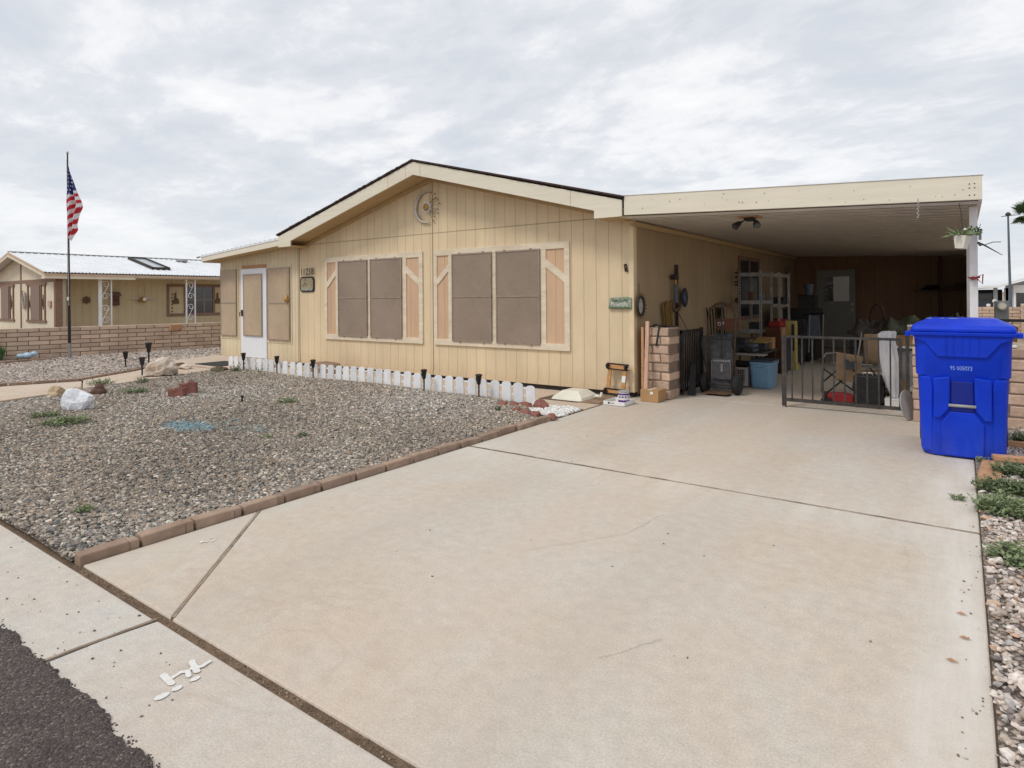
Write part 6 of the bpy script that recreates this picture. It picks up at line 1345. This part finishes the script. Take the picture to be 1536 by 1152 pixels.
g = MB(); g.grid([[(wx + .05 + .03 * math.sin(j * 1.3 + i * .5), 11.5 + .10 * j - .02 * i * (j - 2), 1.22 - .085 * i - .02 * (j % 2)) for j in range(6)] for i in range(7)]); tag(g.build('canvas_bag', 'khaki', smooth=True, solid=.02), 'pale canvas bag hanging on the carport wall beside the dark hose', 'bag')
g = MB()
for z in (1.88, 1.80, 1.70, 1.64): g.lathe([(0, 0), (.06, .01), (.05, .04), (0, .05)], (wx + .1, 12.55, z - .05), 8)
g.tube([(wx + .1, 12.55, 1.95), (wx + .1, 12.55, 1.25)], .005, 4); g.lathe([(0, 0), (.07, .02), (.05, .1), (0, .12)], (wx + .1, 12.55, 1.25), 8); tag(g.build('wind_chime', 'rust'), 'rusty red wind chime hanging on the carport wall before the nearest rack', 'wind chime')
# denser odds and ends along the wall and on the racks
for i, (x, y, z, r, h, m, l, nm_) in enumerate(((-2.78, 11.75, .0, .12, .26, 'dark_clutter', 'dark bucket at the foot of the nearest shelf rack', 'bucket'), (-3.2, 12.15, 1.295, .07, .16, 'rust', 'brown jar on the middle shelf of the nearest rack', 'jar'), (-3.06, 12.3, 1.295, .06, .12, 'slate', 'grey jar beside the brown one on the nearest rack', 'jar'), (-2.7, 13.6, .0, .15, .40, 'black', 'black bucket behind the leaning reddish board', 'bucket'), (-2.75, 15.1, 1.41, .10, .22, 'slate', 'dark container on top of the dark cabinet pile', 'container'))):
    g = MB(); g.lathe([(0, 0), (r * .82, 0), (r, h), (r * 1.06, h), (r * 1.06, h + .015), (r * .9, h + .015), (0, h * .9)], (x, y, z + .002), 16); tag(g.build(nm_, m), l, nm_)
for i, (x, y, z, a, b, c_, m, l) in enumerate(((-2.75, 12.3, .0, .3, .5, .62, 'dark_clutter', 'dark stacked crate between the two shelf racks'), (-2.80, 12.35, .63, .26, .35, .18, 'cardboard_dark', 'worn brown box on the dark crate between the racks'), (-2.82, 12.4, .82, .2, .3, .10, 'red', 'dull red case on top of the worn brown box'), (-2.85, 14.2, 0, .4, .4, .9, 'dark_clutter', 'tall dark box beside the grey folded walker'), (-3.0, 10.75, .605, .2, .26, .09, 'dark_clutter', 'small dark box on the grey case on the carport table'), (-3.4, 11.1, .472, .22, .3, .26, 'slate', 'grey box at the wall end of the carport table'))):
    g = MB(); g.box(x - a / 2, x + a / 2, y - b / 2, y + b / 2, z + .003, z + c_, j=.006); g.box(x - a / 2 - .008, x + a / 2 + .008, y - b / 2 - .008, y + b / 2 + .008, z + c_ * .84, z + c_ * .93, j=.003); tag(g.build('stored_box', m, bev=.006), l, 'box')
g = MB(); rs = random.Random(12)
for k in range(5): g.tube([(-2.95 + .22 * k * .3 + .10 * math.cos(t * 1.7 + k), 10.25 + .06 * math.sin(t * 2 + k), .49 + .25 * abs(math.sin(t * .7 + k)) * (1 if k % 2 else .4)) for t in np.linspace(0, 5, 24)], .006, 5)
tag(g.build('loose_cable', 'black'), 'loose black cables looping over the near edge of the carport table', 'cable')
# back wall sign, shelf goods
g = thing('wall_notice', 'dim small notice on the dark back wall left of the door', 'notice', (-3.42, 18.28, 1.2)); MB().box(-3.55, -3.33, 18.28, 18.299, 1.05, 1.42).build('panel', 'dark_iron', g); q = MB()
for k in range(4): q.box(-3.52, -3.36, 18.276, 18.2795, 1.12 + k * .075, 1.14 + k * .075)
q.build('lettering', mat('dim_print', (.12, .11, .09), .8), g)
g = MB(); [g.tube([(-.78 + i * .04, 18.15, 1.52 + .04 * (i % 3)), (-.5 + i * .02, 18.12, 1.55 + .05 * (i % 2))], .035, 6) for i in range(5)]; tag(g.build('dark_bundle', 'black'), 'black rolled bundle on the left of the back wall shelf', 'bundle')
g = MB(); [g.beam((-.36 + .01 * i, 18.1, 1.51 + .028 * i), (-.08 + .02 * (i % 2), 18.12, 1.515 + .03 * i), .12, .022) for i in range(4)]; tag(g.build('paper_stack', mat('old_papers', (.14, .10, .08), .8, 30, .3)), 'untidy stack of papers beside the stud on the back wall shelf', 'papers')
tag(MB().box(-.14, .10, 18.04, 18.25, 1.502, 1.66).build('carton', mat('dim_carton', (.09, .065, .04), .8, 8, .2), bev=.003), 'brown carton at the right end of the back wall shelf', 'box')
# table with blankets in the dark
bt = thing('back_table', 'dark long table covered with blankets near the back of the carport', 'table', (-1.0, 14.4, 0))
MB().box(-1.85, -.05, 13.9, 14.9, .62, .66).build('tabletop', 'black', bt)
for x in (-1.8, -.12):
    for y in (13.95, 14.8): MB().box(x, x + .05, y, y + .05, 0, .62).build('leg', 'black', bt)
def heap(name, label, cat, x0, x1, y0, y1, z0, h, m, seed, drape=0, peaks=3, n=26):
    from mathutils import noise as mn
    P_ = []
    for i in range(n + 1):
        r = []
        for j in range(n + 1):
            u, v = i / n, j / n; x = x0 + (x1 - x0) * u; y = y0 + (y1 - y0) * v; e_ = min(u, 1 - u, v * 1.0, 1 - v) * 6
            z = z0 + h * min(1, e_) ** .6 * (.65 + .9 * mn.noise(Vector((u * peaks + seed, v * peaks, seed)))) + .035 * mn.noise(Vector((u * 9, v * 9, seed)))
            if drape and v < .12: z = z0 - drape * (1 - v / .12) * (.8 + .35 * math.sin(u * 14 + seed)); y = y0 + .03 * math.sin(u * 22)
            r.append((x, y, z))
        P_.append(r)
    g = MB(); g.grid(P_); return tag(g.build(name, m, smooth=True), label, cat)
heap('patterned_blanket', 'dark patterned blanket heaped on the left of the back table', 'blanket', -1.8, -1.1, 13.9, 14.8, .665, .22, 'patterned', 1, .12)
heap('olive_blanket', 'olive green blanket heaped on the table and draping down at the middle', 'blanket', -1.25, -.55, 13.75, 14.85, .67, .27, 'olive', 4, .35)
heap('dark_cloth', 'dark green cloth bundle right of the olive blanket behind the bin', 'cloth', -.62, .05, 13.85, 14.7, .67, .30, mat('dark_green_cloth', (.05, .055, .045), .9, 6, .3), 7, .2)
heap('grey_cloth', 'grey green cloth on the table at the right behind the blue bin', 'cloth', -.30, .08, 13.4, 13.9, .70, .26, mat('grey_green_cloth', (.12, .125, .10), .9, 6, .3), 9, .3)
g = MB(); g.tube([(-1.35 + .12 * math.cos(t), 14.2, .85 + .36 * math.sin(t)) for t in np.linspace(0, PI, 14)], .022, 8); tag(g.build('bag_handle', mat('dark_red_strap', (.05, .01, .012), .6)), 'dark red curved bag handle rising behind the blankets', 'bag handle')
# folding camp chair
ch = thing('camp_chair', 'tan folding director chair with a dark mesh patch, standing behind the gate', 'camp chair', (-1.25, 10.0, 0))
tb = lambda pts, nme='frame_tube', m='galv', r=.011: MB().tube(pts, r, 8).build(nme, m, ch, smooth=True)
tb([(-1.62, 9.75, .03), (-1.60, 9.75, .50), (-1.56, 9.76, .575), (-1.42, 9.78, .59)]); tb([(-1.50, 9.75, .45), (-1.0, 9.85, .43)])
tb([(-1.62, 9.75, .15), (-1.38, 10.2, .40)], 'cross_brace', 'dark_iron'); tb([(-1.60, 9.76, .36), (-1.2, 9.8, .05)], 'cross_brace', 'dark_iron'); tb([(-1.2, 9.78, .36), (-1.55, 9.82, .02)], 'cross_brace', 'dark_iron')
tb([(-.95, 9.8, .02), (-.88, 9.85, .62)]); tb([(-1.02, 9.75, .4), (-.78, 9.9, .02)], 'cross_brace', 'dark_iron'); tb([(-1.3, 10.3, .02), (-1.18, 10.3, .85)])
tb([(-.80, 10.25, .02), (-.85, 10.3, .85)])
Sp = MB().poly([(-1.44, 9.74, .22), (-1.16, 9.78, .17), (-1.12, 9.80, .55), (-1.43, 9.75, .60)], (.01, .03, 0)).build('side_panel', 'khaki', ch, bev=.006)
MB().poly([(-1.33, 9.725, .38), (-1.19, 9.735, .37), (-1.175, 9.735, .50), (-1.25, 9.73, .47), (-1.32, 9.725, .52)], (0, .02, 0)).build('mesh_patch', 'bag', Sp)
g = MB(); g.grid([[(-1.12 + .055 * j, 10.05 + .02 * math.sin(j * 2 + i), .85 - .06 * i + .008 * math.sin(j * 3)) for j in range(7)] for i in range(8)]); g.build('back_rest', 'khaki', ch, smooth=True, solid=.02)
g = MB(); g.grid([[(-1.4 + .095 * j, 9.8 + .07 * i, .40 - .03 * math.sin(PI * j / 6) - .01 * i) for j in range(7)] for i in range(7)]); g.build('seat', 'khaki', ch, smooth=True, solid=.015)
# suitcase, red tool tray
sc_ = thing('black_case', 'tall black case standing on the floor behind the closed gate', 'case', (-.98, 8.9, 0)); MB().box(-1.10, -.80, 8.78, 9.02, .02, .40).build('shell', 'black', sc_, bev=.015); MB().tube([(-1.0, 8.9, .40), (-1.0, 8.9, .425), (-.9, 8.9, .425), (-.9, 8.9, .40)], .008, 6).build('handle', 'silver', sc_)
for x in (-1.07, -.83): MB().cyl((x - .01, 8.8, .02), (x + .01, 8.8, .02), .02, 10).build('wheel', 'rubber', sc_)
rd = thing('red_jack', 'low dark red trolley jack lying behind the gate left of the black case', 'jack', (-1.32, 9.0, 0)); MB().poly([(-1.42, 8.95, .03), (-1.12, 8.95, .03), (-1.12, 8.95, .11), (-1.25, 8.95, .14), (-1.42, 8.95, .12)], (0, .16, 0)).build('body', 'red', rd, bev=.01)
for x in (-1.46, -1.40):
    for y in (8.93, 9.12): MB().cyl((x, y, .035), (x, y + .03, .035), .035, 12).build('wheel', 'rubber', rd)
MB().lathe([(0, 0), (.04, .0), (.04, .06), (0, .08)], (-1.45, 9.0, .07), 12).build('saddle', 'dark_iron', rd)
# small white cart with sheet, cartons
ct = thing('utility_cart', 'white topped cart behind the gate beside the right pillar', 'cart', (-.66, 9.2, 0))
MB().box(-.82, -.42, 9.0, 9.5, .74, .765).build('top', 'white', ct, bev=.004); MB().box(-.80, -.44, 9.02, 9.48, .14, .155).build('lower_shelf', 'dark_iron', ct)
for x in (-.80, -.46):
    for y in (9.02, 9.46): MB().box(x, x + .025, y, y + .025, .04, .74).build('leg', 'dark_iron', ct)
for x in (-.78, -.47): MB().cyl((x, 9.0, .03), (x, 9.03, .03), .03, 10).build('wheel', 'rubber', ct)
g = MB(); P_ = []; from mathutils import noise as mno
prof_ = [(.0, .955, -.70, .02), (.04, .95, -.72, .07), (.12, .92, -.745, .09), (.25, .85, -.755, .085), (.40, .72, -.74, .09), (.55, .57, -.715, .10), (.7, .42, -.70, .095), (.85, .28, -.68, .07), (1.0, .15, -.665, .03)]
for i in range(41):
    t = i / 40
    for (ta, za, xa, ra), (tb_, zb2, xb, rb_) in zip(prof_, prof_[1:]):
        if t <= tb_: q = (t - ta) / (tb_ - ta); z, xc_, r_ = za + (zb2 - za) * q, xa + (xb - xa) * q, ra + (rb_ - ra) * q; break
    row = []
    for j in range(49):
        a_ = j / 48 * 2 * PI; k_ = 1 + .22 * mno.noise(Vector((math.cos(a_) * 2.2, math.sin(a_) * 2.2, t * 2.0))) + .13 * math.sin(a_ * 7 + t * 5) * min(1, t * 3) + .10 * mno.noise(Vector((math.cos(a_) * 6, math.sin(a_) * 6, t * 9)))
        row.append((xc_ + r_ * k_ * math.cos(a_), 8.86 + r_ * .7 * k_ * math.sin(a_), z + .012 * mno.noise(Vector((a_ * 3, t * 12, 1)))))
    P_.append(row)
g.grid(P_); tag(g.build('white_sheet', 'sheet', smooth=True), 'crumpled white sheet bundled down the front of the cart behind the gate', 'sheet')
g = MB(); rr = []
for i in range(14):
    t = i / 13; z = .70 - .5 * t; wd = .16 * math.sin(PI * (.25 + .7 * t)) + .02; rr.append([(-.60 + wd * math.cos(k * 2 * PI / 14) * (1 + .15 * math.sin(k * 3 + t * 5)), 9.22 + wd * .7 * math.sin(k * 2 * PI / 14), z) for k in range(15)])
g.grid(rr); tag(g.build('cloth_bag', mat('grey_white_cloth', (.40, .39, .40), .8, 6, .15), smooth=True), 'bulging greyish cloth bag hanging under the cart top beside the sheet', 'bag')
for x0, x1, y0, y1, z0, z1, m, l in ((-.66, -.45, 9.05, 9.35, .768, .88, 'cardboard_dark', 'lower open carton on the cart top beside the white sheet'), (-.54, -.40, 9.02, 9.25, .885, 1.02, 'cardboard', 'upright carton stacked highest on the cart next to the blue bin'), (-.74, -.56, 9.02, 9.3, .158, .33, 'cardboard', 'cardboard box on the lower shelf of the cart'), (-.76, -.52, 8.75, 8.95, .0, .14, 'paper', 'white flat box on the floor below the cart')):
    b_ = thing('carton', l, 'box', ((x0 + x1) / 2, (y0 + y1) / 2, z0)); MB().box(x0, x1, y0, y1, z0 + .001, z1).build('box_body', m, b_, bev=.003); MB().box(x0 - .002, x1 + .002, y0 - .002, y1 + .002, z1 - .012, z1 + .002).build('flap', 'paper' if 'upright' in l else m, b_)
o = MB().cyl((0, 0, -.006), (0, 0, .006), .17, 36).build('round_disc', 'grey_plastic', bev=.003); o.rotation_euler = (rad(78), 0, rad(70)); o.location = (-.49, 8.22, .165); tag(o, 'round dull grey disc leaning against the right pillar by the gate', 'disc')
# ceiling light, icicle, planter, ribbon, dragonfly
fl_ = thing('security_light', 'black twin head security light under the carport roof', 'security light', (-2.15, 8.15, 2.38))
MB().box(-2.28, -2.04, 8.02, 8.3, 2.385, 2.415).build('mount_board', 'raw_wood', fl_); MB().box(-2.22, -2.10, 8.08, 8.22, 2.345, 2.384).build('base', 'black', fl_, bev=.008)
for x, y, dx in ((-2.26, 8.05, -.05), (-2.07, 8.05, .03)):
    g = MB(); g.tube([(x + .03 * (-1 if dx < 0 else 1) * -1, y + .05, 2.345), (x, y, 2.31)], .012, 8); a = Vector((x, y + .03, 2.325)); d = Vector((dx * 1.0, -.07, -.055)).normalized(); g.tube([a, a + d * .03, a + d * .10, a + d * .11], [.02, .036, .046, .04], 14); L_ = g.build('lamp_head', 'black', fl_, smooth=False)
    MB().tube([a + d * .1101, a + d * .112], [.037, .036], 14).build('lens', 'glass', L_)
g = MB(); g.tube([(-.35, 7.52, 2.37), (-.35, 7.52, 2.33)], .003, 4)
for k in range(8): g.lathe([(0, -.012), (.011, 0), (0, .012)], (-.35 + .004 * (-1) ** k, 7.52, 2.325 - k * .021), 6)
tag(g.build('hanging_icicle', 'grey_plastic'), 'thin white twisted ornament hanging from the carport beam', 'hanging ornament')
hp = thing('hanging_planter', 'cream trapezoid planter hanging by the white post under the carport beam', 'hanging planter', (.02, 7.72, 1.86))
hx, hy = .005, 7.72
g = MB(); g.lathe([(.0, 0), (.055, 0), (.082, .125), (.086, .13), (.074, .13), (.07, .11), (0, .11)], (hx, hy, 1.82), 4); g.v = [tuple(Matrix.Translation((hx, hy, 0)) @ Matrix.Rotation(rad(20), 4, 'Z') @ Matrix.Translation((0, 0, 1.86)) @ Matrix.Rotation(rad(7), 4, 'Y') @ Matrix.Translation((-hx, -hy, -1.86)) @ Vector(v)) for v in g.v]; 
zoff = 1.94 - (sum(v[2] for v in g.v) / len(g.v)); g.v = [(a, b, c + zoff) for a, b, c in g.v]; g.build('pot', 'cream_plastic', hp, bev=.003)
g = MB(); g.tube([(hx + .01, hy, 2.01), (hx, hy, 2.2), (hx - .02, hy, 2.33)], .003, 5); g.tube([(hx - .06, hy, 2.0), (hx + .008, hy, 2.17), (hx + .07, hy, 2.0)], .002, 4); g.build('hanger', 'dark_iron', hp)
g = MB(); rs = random.Random(8)
for i in range(30):
    a = rs.uniform(0, 2 * PI); e_ = rs.uniform(-.3, 1.3); L = rs.uniform(.06, .13); d = Vector((math.cos(a) * math.cos(e_), math.sin(a) * math.cos(e_), math.sin(e_))); c = Vector((hx, hy, 2.0)) + Vector((d.x, d.y, 0)) * .05
    g.tube([c, c + d * L * .5, c + d * L], [.006, .013, .002], 5)
g.build('succulent', 'leaf_pale', hp); g = MB()
for i in range(26): a = rs.uniform(-1, 1); c = Vector((hx + .09 + rs.uniform(-.03, .06), hy + rs.uniform(-.03, .03), 2.01 + rs.uniform(-.03, .05))); d = Vector((rs.uniform(-1, 1), rs.uniform(-1, 1), rs.uniform(-1, 1))).normalized() * .025; g.quad(c, c + d + Vector((.006, 0, .01)), c + d * 1.8, c + d - Vector((.006, 0, .01)))
g.build('foliage', 'leaf_dark', hp); MB().lathe([(0, 0), (.016, .01), (0, .03)], (hx + .03, hy - .06, 2.03), 8).build('flower', 'paper', hp)
g = MB(); g.tube([(.06, 7.96, 1.57), (.105, 7.955, 1.56), (.15, 7.965, 1.575), (.155, 8.05, 1.57), (.06, 8.06, 1.57)], .008, 6, closed=True); g.tube([(.14, 7.95, 1.575), (.18, 7.95, 1.60), (.175, 7.95, 1.50), (.13, 7.95, 1.56)], .007, 5); g.lathe([(0, 0), (.025, .01), (.02, .035), (0, .04)], (.10, 7.94, 1.54), 8); tag(g.build('red_ribbon', 'red'), 'red ribbon tied round the white carport post', 'ribbon')
df = thing('dragonfly_ornament', 'dark dragonfly shaped rod ornament sticking out right of the white post', 'ornament', (.16, 7.9, 1.88)); MB().tube([(.14, 7.9, 1.92), (.19, 7.86, 1.89), (.33, 7.8, 1.78)], [.012, .008, .003], 6).build('body', 'dark_iron', df); MB().tube([(.19, 7.86, 1.89), (.26, 7.84, 1.915), (.32, 7.8, 1.91)], .004, 5).build('wing', 'dark_iron', df); MB().lathe([(0, 0), (.022, .015), (0, .04)], (.16, 7.88, 1.88), 8).build('head', 'slate', df); MB().box(.145, .17, 7.9, 7.95, 1.95, 2.05).build('bracket', 'galv', df)
# boards on the gravel
def board(a, b, w_, h, z, label, m='raw_wood'):
    g = MB(); g.beam((*a, z), (*b, z), w_, h); return tag(g.build('lumber_board', m, bev=.004), label, 'board')
board((.20, 6.42), (1.1, 6.60), .09, .04, .065, 'short lumber board lying across on the gravel beside the blue bin')
board((.15, 5.72), (.20, 6.40), .14, .03, .025, 'reddish wide board lying along the edge of the driveway')
board((.32, 7.2), (1.4, 7.35), .08, .05, .04, 'reddish plank lying at the foot of the right block wall')
o = rock('dark_tarp', 'dark flat rubber scrap on the gravel right of the bin', 'scrap', (.62, 6.95, .03), (.14, .09, .03), 'rubber', 50, 2, .3)
# small stones / dry leaves on the slab edge
for i, (x, y) in enumerate(((-.03, 3.35), (-.02, 3.12), (-.06, 2.9))):
    g = MB(); g.quad((x, y, .004), (x + .02, y + .004, .012), (x + .045, y - .004, .004), (x + .02, y - .012, .009)); tag(g.build('dry_leaf', 'raw_wood'), ('farthest', 'middle', 'nearest')[i] + ' of three dry leaf scraps on the right edge of the driveway', 'leaf')
print('objects', len(bpy.data.objects))
